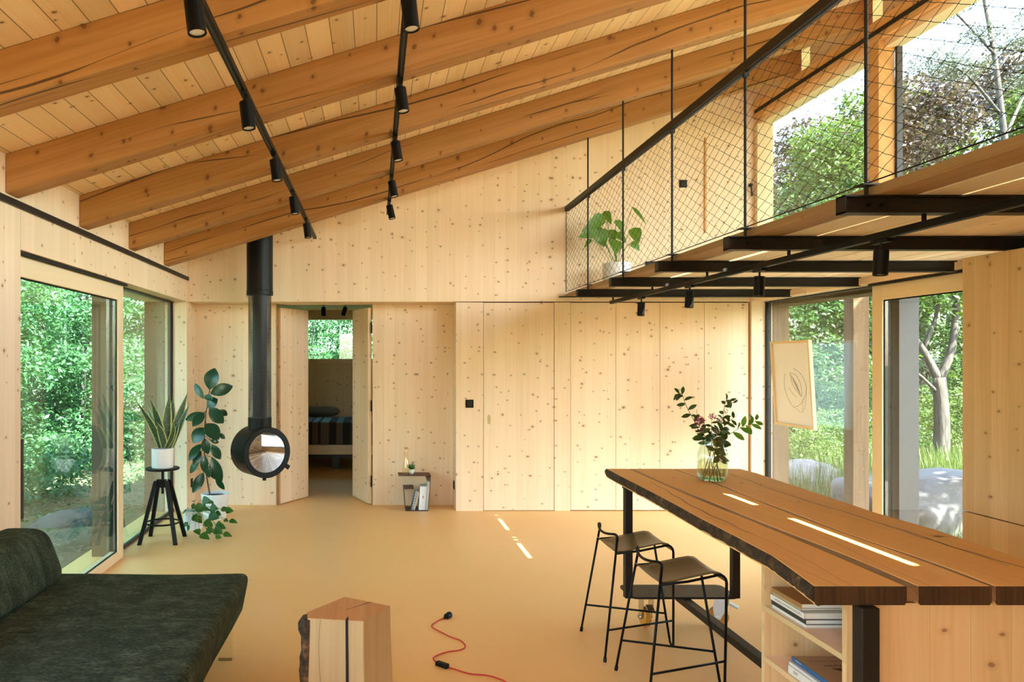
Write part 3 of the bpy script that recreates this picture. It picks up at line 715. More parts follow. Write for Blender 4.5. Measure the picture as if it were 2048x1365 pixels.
tx1 = -.605; tz1 = zj(-.605)-.034
track(tx1, tz1, -2.0, 7.56, 'black lighting track on the ceiling left of centre, above the stove pipe')
for i, y in enumerate((6.48, 5.43, 4.43, 3.44, 2.44)):
    spotlight(tx1+.012, y, tz1, (-.05, -.13), 'black spotlight on the left ceiling track, '+['last one, at the wall end', 'second from the back wall', 'third from the back wall', 'fourth from the back wall, large', 'nearest one, at the top edge of the picture'][i])
tx2 = .13; tz2 = zj(.13)-.034
track(tx2, tz2, -2.0, 7.45, 'black lighting track on the ceiling right of the stove, middle of the picture')
for i, y in enumerate((6.81, 5.89, 4.83, 3.88, 2.92)):
    spotlight(tx2, y, tz2, (-.08, -.22+.03*i), 'black spotlight on the middle ceiling track, '+['last one, at the wall end', 'second from the back wall', 'third from the back wall', 'fourth from the back wall', 'nearest one, at the top edge of the picture'][i])
tx3 = 2.174; tz3 = 2.052
track(tx3, tz3, .5, 6.9, 'black lighting track hung under the loft beams above the table')
for i, y in enumerate((6.12, 5.18, 4.24, 3.22)):
    spotlight(tx3, y, tz3, (-.02, .06), 'black spotlight under the loft, '+['smallest, farthest along the track', 'second from the far end of the track', 'third from the far end, above the vase', 'biggest and closest, right above the table'][i], .058, .11, 'loft spotlights', .05)
for y in LY:
    pass
hb = MB()
for y in LY: hb.box(tx3-.006, tx3+.006, y-.006, y+.006, tz3+.029, 2.1115)
hb.build('hanger', M['black'], bpy.data.objects['light_track.002'])
trk = thing('light_track', (-.5, 10.2, 2.30), 'short black lighting track on the bedroom ceiling', 'track')
MB().box(-1.3, .6, 10.18, 10.215, 2.30, 2.334).build('rail_body', M['black'], trk)
spotlight(-.70, 10.197, 2.300, (0, 0), 'black spotlight in the bedroom, left of the pair', .06, .12, 'bedroom spotlights')
spotlight(-.40, 10.197, 2.300, (0, .3), 'black tilted spotlight in the bedroom, right of the pair', .06, .12, 'bedroom spotlights')

# ------------------------------------------------------------------ hanging stove
SX, SY, SZ = -1.109, 7.22, .661
st = thing('hanging_stove', (SX, SY, .4), 'black drum-shaped hanging stove with round mirrored door', 'stove')
def ring(r0, r1, z0, z1): return [(r0, z0), (r1, z0), (r1, z1), (r0, z1), (r0, z0)]
top = zc(SX)
MB().lathe([(.125, 2.16), (.128, 2.16), (.128, 2.20), (.125, 2.205), (.125, top-.002)], (SX, SY, 0), 40).build('flue_cover', M['stove'], st, smooth=False)
MB().lathe([(.069, .9), (.069, 2.17)], (SX, SY, 0), 32).build('flue_pipe', M['stove'], st, smooth=True)
MB().lathe([(.110, .98), (.110, 2.16)], (SX, SY, 0), 40, uv=True).build('perforated_shield', M['perf'], st, smooth=True)
MB().lathe([(.111, .84), (.113, .845), (.113, .985), (.070, .985)], (SX, SY, 0), 40).build('collar', M['stove'], st)
th = math.radians(34)
ax = Vector((math.sin(th), -math.cos(th), 0))
rot = ax.to_track_quat('Z', 'Y').to_matrix()
RD, LD = .240, .31
MB().lathe([(.001, -LD/2), (RD-.01, -LD/2), (RD, -LD/2+.01), (RD, LD/2-.012), (RD-.003, LD/2-.012), (RD-.003, LD/2-.004), (RD-.02, LD/2-.004), (.001, LD/2-.004)], (SX, SY, SZ), 64, rot).build('drum', M['stove'], st, smooth=False)
dr = MB().lathe([(RD-.052, LD/2-.004), (RD+.001, LD/2-.004), (RD+.001, LD/2+.012), (RD-.004, LD/2+.016), (RD-.048, LD/2+.016), (RD-.052, LD/2+.008), (RD-.052, LD/2-.004)], (SX, SY, SZ), 64, rot).build('door', M['stove'], st)
MB().lathe([(.0005, LD/2+.005), (RD-.052, LD/2+.005)], (SX, SY, SZ), 64, rot).build('door_glass', M['mirror'], dr)
rx = rot @ Vector((1, 0, 0)); c0 = Vector((SX, SY, SZ))
side = Vector((0, 0, 1)).cross(ax).normalized()
def onface(a, r, d): return c0+side*r*math.cos(a)+Vector((0, 0, 1))*r*math.sin(a)+ax*d
a0 = math.radians(-35)
q = []
for (da, rr_) in ((-.09, RD-.01), (.09, RD-.01), (.08, RD+.04), (-.08, RD+.04)): q.append((a0+da, rr_))
b = MB(); b.add([onface(a, r, LD/2+.0) for a, r in q]+[onface(a, r, LD/2+.02) for a, r in q], [(3, 2, 1, 0), (4, 5, 6, 7), (0, 1, 5, 4), (1, 2, 6, 5), (2, 3, 7, 6), (3, 0, 4, 7)])
b.build('door_latch', M['stove'], st, bevel=.004)
MB().tube([c0+ax*.1+Vector((0, 0, -RD+.005)), c0+ax*.1+Vector((0, 0, -RD-.03))], .018, 14).build('air_knob', M['black'], st)

# ------------------------------------------------------------------ plants
def leaf_blade(b, base, tip, width, droop=.0, roll=None, nseg=7, fold=.18, shape='oval', nrm=None):
    base, tip = Vector(base), Vector(tip); d = tip-base
    up = Vector(nrm) if nrm is not None else Vector((0, -1, .25))
    s = d.cross(up)
    if s.length < 1e-6: s = Vector((1, 0, 0))
    s.normalize()
    if roll: s = Matrix.Rotation(roll, 3, d.normalized()) @ s
    nn = s.cross(d).normalized()
    pts, ws = [], []
    for i in range(nseg+1):
        t = i/nseg
        pts.append(base+d*t+nn*(math.sin(t*math.pi)*droop*d.length)+Vector((0, 0, -droop*.6*d.length*t*t)))
        if shape == 'oval': wv = math.sin(math.pi*min(1, t*.97+.015))**.75
        elif shape == 'heart': wv = (math.sin(math.pi*t**.55))**.8 if 0 < t < 1 else .02
        else: wv = math.sin(math.pi*t)**1.2
        ws.append(max(.02, wv)*width/2)
    b.ribbon(pts, ws, s, fold, nn)
def pot(nm, parent, c, r0, r1, h, mat_=None, wall=.008):
    pr = [(.001, 0), (r0*.96, 0), (r0, .006), (r1, h-.003), (r1-wall*.4, h), (r1-wall, h-.003), (r1-wall, h-.03)]
    MB().lathe(pr, c, 40).build(nm, mat_ or M['white'], parent, smooth=False)
    p = bpy.data.objects[nm] if False else None
    MB().lathe([(.001, h-.028), (r1-wall+.001, h-.03)], c, 32).build('soil', M['soil'], parent)
# rubber plant
ry = 7.29; rc = (px(430, 0, ry).x, ry, 0)
rp = thing('rubber_plant', rc, 'tall rubber plant with dark glossy leaves in a white pot left of the stove', 'plant')
pot('plant_pot', rp, rc, .108, .136, .245)
def rpx(x, y, dy=0): return px(370+x/4.875, 720+y/4.875, ry+dy)
stem = catmull([rpx(245, 1330), rpx(215, 1160, .02), rpx(190, 930), rpx(190, 700, -.01), rpx(205, 520), rpx(225, 400, .01), rpx(240, 290)], 5)
MB().tube(stem, [.0085-.005*i/(len(stem)-1) for i in range(len(stem))], 8).build('stem', M['stem'], rp, smooth=True)
RL = [(240,290,290,75,125),(250,330,465,250,100),(185,380,97,225,60),(215,455,318,380,95),(190,355,275,385,50),(240,470,375,610,110),(340,490,412,540,50),(190,525,75,645,82),(185,520,5,580,66),(205,625,330,770,120),(190,665,80,805,112),(340,720,390,768,40),(190,770,225,915,80),(265,830,345,965,78),(250,785,330,805,40),(155,825,40,980,75),(155,890,85,1020,66),(140,990,50,1100,66),(190,930,190,1095,66),(260,950,360,1175,84),(245,1020,340,1170,90),(225,1040,235,1145,56),(180,1105,75,1290,80),(300,1140,385,1262,52)]
for i, (x0, y0, x1, y1, wd_) in enumerate(RL):
    r_ = random.Random(i)
    dy0 = r_.uniform(-.02, .02); dy1 = dy0+r_.uniform(-.09, .05)
    b = MB(); leaf_blade(b, rpx(x0, y0, dy0), rpx(x1, y1, dy1), wd_*1.22/4.875*ry/F, .06, r_.uniform(-.35, .35), fold=.16)
    sx_ = min(stem, key=lambda p: abs(p.z-rpx(x0, y0).z-.03))
    lo = b.build('leaf', M['rubber'], rp, smooth=True)
    MB().tube([sx_, rpx(x0, y0, dy0)], .003, 5).build('petiole', M['stem'], lo)
# small pot with a trailing plant on the floor
ty = 6.82; tc = (px(386, 0, ty).x, ty, 0)
tp = thing('trailing_plant', tc, 'trailing plant with heart-shaped leaves in a small white pot on the floor', 'plant')
pot('plant_pot', tp, tc, .083, .088, .172)
def tpx(x, y, Y=6.75): return px(360+x/10.5, 960+y/10.5, Y)
TL = [(300,450,140,6.78),(560,440,180,6.75),(650,490,130,6.72),(85,690,120,6.72),(300,570,120,6.85),(430,600,190,6.72),(550,640,170,6.7),(720,600,170,6.72),(720,770,220,6.70),(800,720,130,6.72),(330,810,150,6.66),(400,840,150,6.65),(600,930,180,6.62),(840,980,180,6.6),(810,1080,190,6.52),(960,640,170,6.75),(1040,650,140,6.75),(970,860,90,6.68),(1120,890,150,6.72),(180,1020,120,6.62),(115,960,130,6.64),(370,1105,150,6.5),(520,1205,190,6.28),(600,1100,120,6.4),(1000,1170,160,6.38),(810,1200,110,6.3),(880,1000,150,6.55),(500,560,140,6.78),(640,1060,150,6.45)]
vb = MB(); org = Vector((tc[0], ty, .17))
for i, (x, y, s_, Y) in enumerate(TL):
    r_ = random.Random(100+i); c = tpx(x, y, Y)
    if c.z < .02: c.z = .02
    ln = s_/10.5*Y/F*1.25
    d = Vector((c.x-org.x, -.05, c.z-org.z*1.1)); d.y += r_.uniform(-.1, .1); d.x += r_.uniform(-.08, .08); d.z = d.z*.5-.03
    d = d.normalized()*ln
    if c.z+d.z*.5 < .012: d.z = max(d.z, -.004)
    b = MB(); leaf_blade(b, c-d*.5, c+d*.5, ln*.85, .05, r_.uniform(-.5, .5), shape='heart', nrm=(r_.uniform(-.3,.3), -.75, .7))
    mid = (org+c)/2+Vector((0, -.02, .07 if c.z > .1 else .05))
    vb.tube(bez(org+Vector((r_.uniform(-.05,.05), r_.uniform(-.05,.05), -.01)), mid, c-d*.5, 6), .0018, 5)
    b.build('leaf', M['pothos'], tp, smooth=True)
vb.build('vine', M['gstem'], tp)
# stool with the snake plant
ax_, ay_ = -1.805, 6.375
sl = thing('adjustable_stool', (ax_, ay_, 0), 'black four-legged screw stool carrying the snake plant by the window', 'stool')
zt = .622
MB().lathe([(.001, zt-.018), (.135, zt-.018), (.1415, zt-.012), (.1415, zt-.004), (.138, zt), (.001, zt)], (ax_, ay_, 0), 40).build('seat', M['black'], sl)
MB().tube([(ax_, ay_, .40), (ax_, ay_, zt-.016)], .011, 12).build('screw', M['black'], sl)
MB().lathe([(.001, .455), (.032, .455), (.032, .52), (.001, .52)], (ax_, ay_, 0), 16).build('hub', M['black'], sl)
for sx_, sy_ in ((-1, -1), (1, -1), (-1, 1), (1, 1)):
    b = MB(); f = Vector((ax_+sx_*.15, ay_+sy_*.155, 0)); tt = Vector((ax_+sx_*.045, ay_+sy_*.045, .515))
    e = .0155
    b.add([(f.x-e, f.y-e, 0), (f.x+e, f.y-e, 0), (f.x+e, f.y+e, 0), (f.x-e, f.y+e, 0), (tt.x-e, tt.y-e, tt.z), (tt.x+e, tt.y-e, tt.z), (tt.x+e, tt.y+e, tt.z), (tt.x-e, tt.y+e, tt.z)],
          [(3, 2, 1, 0), (4, 5, 6, 7), (0, 1, 5, 4), (1, 2, 6, 5), (2, 3, 7, 6), (3, 0, 4, 7)])
    b.build('leg', M['black'], sl, bevel=.002)
    MB().box(min(tt.x, ax_), max(tt.x, ax_), tt.y-.008, tt.y+.008, .46, .50).build('brace', M['black'], sl)
rr_ = .138
MB().tube([(ax_+rr_*math.cos(a), ay_+rr_*math.sin(a), .157) for a in [2*math.pi*k/40 for k in range(41)]], .0075, 8).build('foot_ring', M['black'], sl, smooth=True)
sn = thing('snake_plant', (ax_, ay_, zt), 'snake plant with yellow-edged upright leaves in a white pot on the black stool', 'plant')
pot('plant_pot', sn, (ax_, ay_, zt), .090, .092, .165)
def spx(x, y, dy=0): return px(260+x/4.0143, 770+y/4.0143, ay_+dy)
SL = [((245,510),(195,330),(45,125),34,-.02,-.10),((265,510),(235,300),(160,110),42,-.03,-.05),((285,510),(290,300),(320,70),44,-.04,-.02),((300,510),(345,250),(345,95),32,.03,.06),((310,510),(385,280),(465,60),40,.0,.08),((330,505),(400,290),(485,150),32,.02,.03),((290,510),(365,400),(345,290),24,-.06,-.08),((240,510),(170,260),(130,145),22,.04,.09),((275,510),(255,380),(215,300),34,-.05,-.07),((315,510),(345,400),(400,300),30,-.05,-.03)]
for i, (a, m_, t_, wd_, d0, d1_) in enumerate(SL):
    pts = bez(spx(*a, d0), spx(*m_, (d0+d1_)/2), spx(*t_, d1_), 10)
    W = wd_*1.95/4.0143*ay_/F
    ws = [W/2*(.75+.25*math.sin(math.pi*min(1, k/7)))*(1 if k < 7 else max(.03, (10-k)/3.2)) for k in range(11)]
    r_ = random.Random(50+i); sv = Vector((1, r_.uniform(-.35, .35), 0)).normalized()
    b = MB(); b.ribbon(pts, ws, sv, .25, None, uv=True); b.build('leaf', M['snake'], sn, smooth=True)
# plant on the loft
ly = 7.35; lc = (2.367, ly, LZ1)
lp = thing('loft_plant', lc, 'broad-leaved green plant in a white ribbed pot up on the loft edge', 'plant')
pot('plant_pot', lp, lc, .124, .136, .262)
def lpx(x, y, dy=0): return px(1110+x/5.687, 380+y/5.687, ly+dy)
LL = [(560,300,300,465,120,-.05),(490,470,260,530,120,-.08),(480,450,565,640,150,-.03),(565,240,640,390,75,.05),(690,340,765,490,85,.05),(690,490,815,595,75,.0),(665,560,690,735,130,-.1),(630,450,660,600,100,.05),(890,430,950,610,115,-.03),(860,600,960,690,110,-.08),(880,195,1040,390,34,.0),(410,560,335,655,45,-.05),(420,430,590,560,110,.04)]
sb_ = MB(); o_ = lpx(690, 840)
for i, (x0, y0, x1, y1, wd_, dy) in enumerate(LL):
    r_ = random.Random(200+i); b = MB()
    leaf_blade(b, lpx(x0, y0, dy), lpx(x1, y1, dy+r_.uniform(-.1, .06)), wd_*1.25/5.687*ly/F, .07, r_.uniform(-.4, .4), shape='heart')
    b.build('leaf', M['loftleaf'], lp, smooth=True)
    p1 = lpx(x0, y0, dy); sb_.tube(bez(o_+Vector((r_.uniform(-.03, .03), r_.uniform(-.03, .03), -.03)), (o_*.55+p1*.45)+Vector((0, 0, .05)), p1, 6), .0028, 5)
sb_.build('stems', M['gstem'], lp, smooth=True)

# ------------------------------------------------------------------ brown steel table with books in the recess
ty0, ty1 = 7.62, 7.86
X = lambda x: (x-750)*ty0/F
Z = lambda y: H-(y-722)*ty0/F
bt = thing('side_table', (X(830), ty0, 0), 'small folded brown steel side table holding books in the recess', 'table')
th_ = .004
b = MB(); b.box(X(797), X(860), ty0, ty1, Z(953), Z(953)+th_); b.build('top', M['rust'], bt)
def slab(b, p, q):  # sheet between two xz points
    d = Vector((q[0]-p[0], 0, q[1]-p[1])).normalized(); n_ = Vector((-d.z, 0, d.x))*th_/2
    b.prism([(p[0]+n_.x, p[1]+n_.z), (q[0]+n_.x, q[1]+n_.z), (q[0]-n_.x, q[1]-n_.z), (p[0]-n_.x, p[1]-n_.z)], 'y', ty0, ty1); return b
slab(MB(), (X(861.5), Z(953)+.003), (X(856.2), .002)).build('side_sheet', M['rust'], bt)
b = MB(); b.box(X(811), X(857), ty0, ty1, .0005, .0045); b.build('base', M['rust'], bt)
slab(MB(), (X(811.5), .003), (X(807.8), Z(979)+.002)).build('upright', M['rust'], bt)
MB().box(X(807.5), X(828), ty0, ty1, Z(979), Z(979)+th_).build('inner_shelf', M['rust'], bt)
MB().box(X(854), X(861), ty0, ty1, Z(962), Z(955)).build('stop', M['rust'], bt)
def lean_book(nm, x0b, x1b, x0t, x1t, zb, zt_, y0, y1, cov, lab, text=None, sp=None):
    r = thing(nm, ((x0b+x1b)/2, y0, zb), lab, 'book', 'books in the brown table')
    b = MB(); b.prism([(x0b, zb), (x1b, zb), (x1t, zt_), (x0t, zt_)], 'y', y0, y1); b.build('cover', cov, r, bevel=.0015, seg=1)
    b = MB(); b.prism([(x0b*.9+x1b*.1, zb+.001), (x0b*.1+x1b*.9, zb+.001), (x0t*.1+x1t*.9, zt_+.0015), (x0t*.9+x1t*.1, zt_+.0015)], 'y', y0+.004, y1-.002); b.build('pages', M['whitep'], r)
    return r
XB = lambda x: (780+x/8.53-750)*7.65/F
ZB = lambda y: H-((880+y/8.53)-722)*7.65/F
bluem = plain('blue_cover', (.12, .20, .33), .6); greym = plain('grey_cover', (.45, .47, .5), .6)
# blue dotted spine
r = lean_book('book', XB(362), XB(392), XB(438), XB(470), .006, ZB(888), 7.65, 7.80, greym, 'leaning book with blue dotted spine in the brown table')
b = MB(); 
for k in range(7):
    f0, f1 = k/7+.02, k/7+.10
    xa = XB(366)+(XB(442)-XB(366))*f0; za = .01+(ZB(888)-.012)*f0; xb_ = XB(366)+(XB(442)-XB(366))*f1; zb_ = .01+(ZB(888)-.012)*f1
    b.prism([(xa, za), (xa+.014, za), (xb_+.014, zb_), (xb_, zb_)], 'y', 7.6485, 7.6502)
b.build('spine_dots', bluem, r)
lean_book('book', XB(396), XB(424), XB(474), XB(504), .006, ZB(898), 7.652, 7.80, plain('tan_cover', (.55, .45, .3), .7), 'leaning thin tan book behind the blue dotted one')
r = lean_book('book', XB(487), XB(606), XB(515), XB(634), .006, ZB(800), 7.65, 7.82, plain('white_cover', (.78, .78, .80), .5), 'thick white book standing in the brown table')
b = MB(); b.box(XB(556), XB(572), 7.6488, 7.6502, ZB(1000), ZB(955)); b.build('spine_mark', plain('faded_red', (.45, .2, .15), .6), r)
lean_book('book', XB(609), XB(643), XB(644), XB(690), .006, ZB(722), 7.65, 7.83, plain('white_cover_slim', (.80, .80, .80), .5), 'tall slim white book against the side of the brown table')
sp = thing('succulent', (px(823, 0, 7.72).x, 7.72, Z(953)+th_), 'tiny green succulent in a round glass pot on the brown table', 'plant')
cs = Vector(sp.location); cs.z += .0005
MB().lathe([(.001, .0), (.016, .001), (.029, .018), (.031, .032), (.026, .048), (.022, .053), (.0215, .050)], cs, 24).build('plant_pot', plain('pale_glass_pot', (.62, .62, .56), .25), sp, smooth=True)
for i in range(22):
    r_ = random.Random(300+i); a = r_.uniform(0, 6.28); e = r_.uniform(.3, 1.35)
    d = Vector((math.cos(a)*math.cos(e), math.sin(a)*math.cos(e), math.sin(e)))*r_.uniform(.045, .07)
    b = MB(); leaf_blade(b, cs+Vector((0, 0, .048)), cs+Vector((0, 0, .052))+d, .02, .05, 0, 5, nrm=(0.1, -.6, .8)); b.build('leaf', M['pothos'], sp, smooth=True)
bo = MB().lathe([(.001, 0), (.037, 0), (.039, .008), (.037, .07), (.027, .125), (.021, .17), (.022, .23), (.025, .272), (.023, .272), (.0205, .23), (.0195, .17), (.0255, .125), (.0355, .07), (.037, .012), (.001, .008)], (px(812, 0, 7.78).x, 7.78, Z(953)+th_+.0005), 28)
tag(bo.build('glass_bottle', M['amber'], smooth=True), 'tall slender amber glass bottle on the brown table behind the succulent', 'bottle')

# ------------------------------------------------------------------ sofa
sf = thing('sofa', (-1.25, 2.4, 0), 'low dark green chenille sofa in the lower left corner', 'sofa')
def soft_box(x0, x1, y0, y1, z0, z1, nx, ny_, nz, pw=6, puff=.0, lean=0.0):
    # superellipsoid-like cushion
    b = MB(); c = Vector(((x0+x1)/2, (y0+y1)/2, (z0+z1)/2)); h = Vector(((x1-x0)/2, (y1-y0)/2, (z1-z0)/2))
    idx = {}
    def P(i, j, k):
        if (i, j, k) in idx: return idx[(i, j, k)]
        u = [2*i/nx-1, 2*j/ny_-1, 2*k/nz-1]
        u = [math.copysign(abs(a)**.75, a) for a in u]
        L = (abs(u[0])**pw+abs(u[1])**pw+abs(u[2])**pw)**(1/pw); m = max(abs(a) for a in u)
        q = Vector([a*m/L for a in u])
        # keep corner radius in metres similar on all axes
        rr = min(h)*.75; p = Vector()
        for t_ in range(3):
            s_ = h[t_]
            p[t_] = c[t_]+(q[t_]*s_)
        p.x += lean*(p.z-z0)
        p.z += puff*math.cos(u[0]*1.4)*math.cos(u[1]*1.4)*(1 if u[2] > 0 else 0)
        idx[(i, j, k)] = len(b.v); b.v.append(tuple(p)); return idx[(i, j, k)]
    for i in range(nx):
        for j in range(ny_):
            b.f.append((P(i, j, 0), P(i, j+1, 0), P(i+1, j+1, 0), P(i+1, j, 0))); b.f.append((P(i, j, nz), P(i+1, j, nz), P(i+1, j+1, nz), P(i, j+1, nz)))
    for i in range(nx):
        for k in range(nz):
            b.f.append((P(i, 0, k), P(i+1, 0, k), P(i+1, 0, k+1), P(i, 0, k+1))); b.f.append((P(i, ny_, k), P(i, ny_, k+1), P(i+1, ny_, k+1), P(i+1, ny_, k)))
    for j in range(ny_):
        for k in range(nz):
            b.f.append((P(0, j, k), P(0, j, k+1), P(0, j+1, k+1), P(0, j+1, k))); b.f.append((P(nx, j, k), P(nx, j+1, k), P(nx, j+1, k+1), P(nx, j, k+1)))
    return b
def round_block(x0, x1, y0, y1, z0, z1, r=.06, lean=0.0, top_puff=.0, seed=0, taper=0.0):
    b = MB(); b.box(x0, x1, y0, y1, z0, z1)
    return b
def cushion(nm, parent, x0, x1, y0, y1, z0, z1, r, lean=0, wob=.006, seed=1, undercut=0.0):
    import bmesh
    bm = bmesh.new(); bmesh.ops.create_cube(bm, size=1)
    for v in bm.verts:
        v.co = Vector((x0+(v.co.x+.5)*(x1-x0), y0+(v.co.y+.5)*(y1-y0), z0+(v.co.z+.5)*(z1-z0)))
    bmesh.ops.bevel(bm, geom=bm.edges[:], offset=r, segments=5, affect='EDGES', profile=.6)
    bmesh.ops.subdivide_edges(bm, edges=[e for e in bm.edges if e.calc_length() > .25], cuts=14, use_grid_fill=True)
    rr = random.Random(seed); ph = [rr.uniform(0, 6) for _ in range(6)]
    for v in bm.verts:
        t_ = (v.co.z-z0)/(z1-z0)
        v.co.x += lean*(v.co.z-z0)
        if undercut and v.co.x > (x0+x1)/2: v.co.x -= undercut*(1-t_)
        v.co += Vector((math.sin(v.co.y*5+ph[0])+math.sin(v.co.z*9+ph[3]), 0, math.sin(v.co.x*6+v.co.y*3+ph[1])+.7*math.sin(v.co.y*8-v.co.x*5+ph[2])))*wob
    me = bpy.data.meshes.new(nm); bm.to_mesh(me); bm.free()
    for v in me.vertices: v.co -= wpos(parent)
    me.materials.append(M['sofa']); me.polygons.foreach_set('use_smooth', [True]*len(me.polygons))
    o = bpy.data.objects.new(nm, me); C.objects.link(o); o.parent = parent
    return o
cushion('seat_base', sf, -1.885, -.645, .9, 3.90, .21, .432, .055, wob=.004, undercut=.045)
cushion('back_bolster', sf, -1.80, -1.555, 1.0, 3.80, .425, .70, .085, lean=-.33, wob=.006, seed=3)
for x, y in ((-.755, 3.83), (-.755, 1.1), (-1.8, 3.8), (-1.8, 1.1)):
    MB().box(x-.045, x+.025, y-.012, y+.03, 0, .24).build('acrylic_foot', M['acryl'], sf)

# ------------------------------------------------------------------ oak block
k_ = [(-.138, 3.425), (.068, 3.296), (-.048, 3.103), (-.285, 3.14), (-.312, 3.19), (-.305, 3.22)]
sm = thing('oak_stump', (-.13, 3.27, 0), 'squared oak stump stool with bark on its left edge and a deep crack', 'stump')
HT = .45
def flare(z): return 1+.10*(1-z/HT)**1.5
cx_, cy_ = -.12, 3.26
b = MB(); zs = [0, .08, .16, .24, .32, .40, HT]
body = [(-.138, 3.425), (.068, 3.296), (-.048, 3.103), (-.282, 3.14), (-.292, 3.215)]
n = len(body)
for z in zs:
    for (x, y) in body: b.v.append((cx_+(x-cx_)*flare(z), cy_+(y-cy_)*flare(z), z))
for i in range(len(zs)-1):
    for k in range(n): b.f.append((i*n+k, i*n+(k+1) % n, (i+1)*n+(k+1) % n, (i+1)*n+k)[::-1])
b.build('block', M['stump'], sm, bevel=.004)
b = MB(); b.prism([(cx_+(x-cx_)*.992, cy_+(y-cy_)*.992) for x, y in body], 'z', HT-.002, HT+.0015); b.build('top_face', M['stump_top'], sm)
bp = MB(); rb = random.Random(5)
for z in zs+[.445]: pass
zz = [i*HT/16 for i in range(17)]
for i, z in enumerate(zz):
    e = flare(z); w1 = .006+.009*rb.random()+(.018 if z > .36 else 0)*(1-abs(z-.41)/.05 if abs(z-.41) < .05 else 0)
    pts = [(-.272, 3.137), (-.290, 3.136-.004), (-.300-w1, 3.165), (-.298-w1, 3.20), (-.285, 3.222)]
    for (x, y) in pts: bp.v.append((cx_+(x-cx_)*e, cy_+(y-cy_)*e, z if i < 16 else HT-.006))
for i in range(16):
    for k in range(4): bp.f.append((i*5+k, (i+1)*5+k, (i+1)*5+k+1, i*5+k+1))
    bp.f.append((i*5+4, (i+1)*5+4, (i+1)*5, i*5))
bp.f.append((80, 84, 83, 82, 81)); bp.build('bark', M['barkl'], sm)
b = MB()                                               # deep crack on top and front
fr_ = Vector((-.048-.282*0, 3.103, 0)); A = Vector((-.048, 3.103)); Bv = Vector((-.282, 3.14)); cr = A+(Bv-A)*.28
b.add([(cr.x+.006, cr.y-.0012, .0), (cr.x-.006, cr.y-.0012, 0), (cr.x-.009, cr.y-.0032, HT+.002), (cr.x+.001, cr.y-.0032, HT+.002), (cr.x+.006, cr.y+.004, 0), (cr.x-.006, cr.y+.004, 0), (cr.x-.008, cr.y+.02, HT+.0022), (cr.x+.004, cr.y+.02, HT+.0022)], [(0, 1, 2, 3), (4, 7, 6, 5), (3, 2, 6, 7), (0, 3, 7, 4), (1, 5, 6, 2)])
for v in range(len(b.v)):
    x, y, z = b.v[v]
    if z < .1: b.v[v] = (cx_+(x-cx_)*flare(0), cy_+(y-cy_)*flare(0)-.001, z)
b.prism([(cr.x-.006, cr.y+.02), (cr.x+.002, cr.y+.02), (cr.x+.000, cr.y+.055)], 'z', HT, HT+.0022)
b.prism([(-.125, 3.245), (-.02, 3.345), (-.012, 3.352), (-.03, 3.34)], 'z', HT, HT+.0022)
b.build('crack', M['dark'], sm)

# ------------------------------------------------------------------ red cable
cb = thing('extension_cable', (.43, 4.45, 0), 'red textile cable with black plug and inline switch on the floor', 'cable')
def fl(x, y, z=.005):
    xx, yy = 560+x/4.096, 1170+y/4.096; Y = (H-z)*F/(yy-722); return Vector(((xx-750)*Y/F, Y, z))
MB().tube(catmull([fl(*p) for p in [(1352,268),(1335,278),(1280,305),(1242,340),(1290,375),(1400,430),(1480,460),(1518,505),(1480,535),(1380,550),(1300,575),(1256,602),(1270,625),(1290,645)]], 8), .0036, 8).build('cord', M['red'], cb, smooth=True)
MB().tube(catmull([fl(*p) for p in [(1370,675),(1420,690),(1550,730),(1700,745),(1800,775),(1848,799),(1950,880),(2200,960)]], 8), .0036, 8).build('cord', M['red'], cb, smooth=True)
a, c = fl(1283, 640, .012), fl(1376, 672, .012); d = (c-a).normalized(); s = Vector((-d.y, d.x, 0))*.0145
b = MB(); q = [a+s, c+s, c-s, a-s]; b.prism([(v.x, v.y) for v in q], 'z', .0005, .023); b.build('inline_switch', M['black'], cb, bevel=.005)
a, c = fl(1345, 272, .012), fl(1392, 245, .016)
dd = (c-a).normalized()
MB().tube([a, a+dd*.02, a+dd*.021, a+dd*.045, a+dd*.05, c+dd*.002], [.006, .010, .017, .019, .019, .017], 16).build('plug', M['black'], cb)
b = MB()
for s_ in (-.008, .008):
    o_ = c+Vector((-dd.y, dd.x, 0))*s_; b.tube([o_, o_+dd*.016], .0022, 8)
b.build('plug_pin', M['zinc'], cb)

# ------------------------------------------------------------------ table
TZ, TT = .90, .052
tb = thing('long_table', (1.75, 3.2, 0), 'long live-edge oak table on dark steel frame with casters and shelf unit', 'table')
def tp2(x, y): Y = (H-TZ)*F/(y-722); return ((x-750)*Y/F, Y)
YF, YK = 2.095, 4.375
left = [tp2(*p) for p in [(1628,1173),(1590,1145),(1545,1113),(1480,1078),(1400,1037),(1340,1004),(1300,983),(1255,960),(1213,938)]]
seams = []                                             # three dark seams, as x at table length fraction
def curve(x0, x1, amp, ph, n=14):
    return [(x0+(x1-x0)*t+amp*math.sin(t*7+ph)*math.sin(math.pi*min(1, t*1.0)), YF+(YK-YF)*t) for t in [i/n for i in range(n+1)]]
s1a = curve((1812-750)*YF/F, 1.475, .012, .4); s1b = [(x+.020+.016*(1-i/14)+.006*math.sin(i), y) for i, (x, y) in enumerate(s1a)]
s2a = curve((1982-750)*YF/F, 1.735, .016, 2.0); s2b = [(x+.014+.006*math.sin(i*1.3), y) for i, (x, y) in enumerate(s2a)]
right = [(2.02, YF), (2.06, 2.4), (2.09, 2.8), (2.075, 3.1), (2.10, 3.5), (2.12, 3.9), (2.14, 4.2), (2.13, YK)]
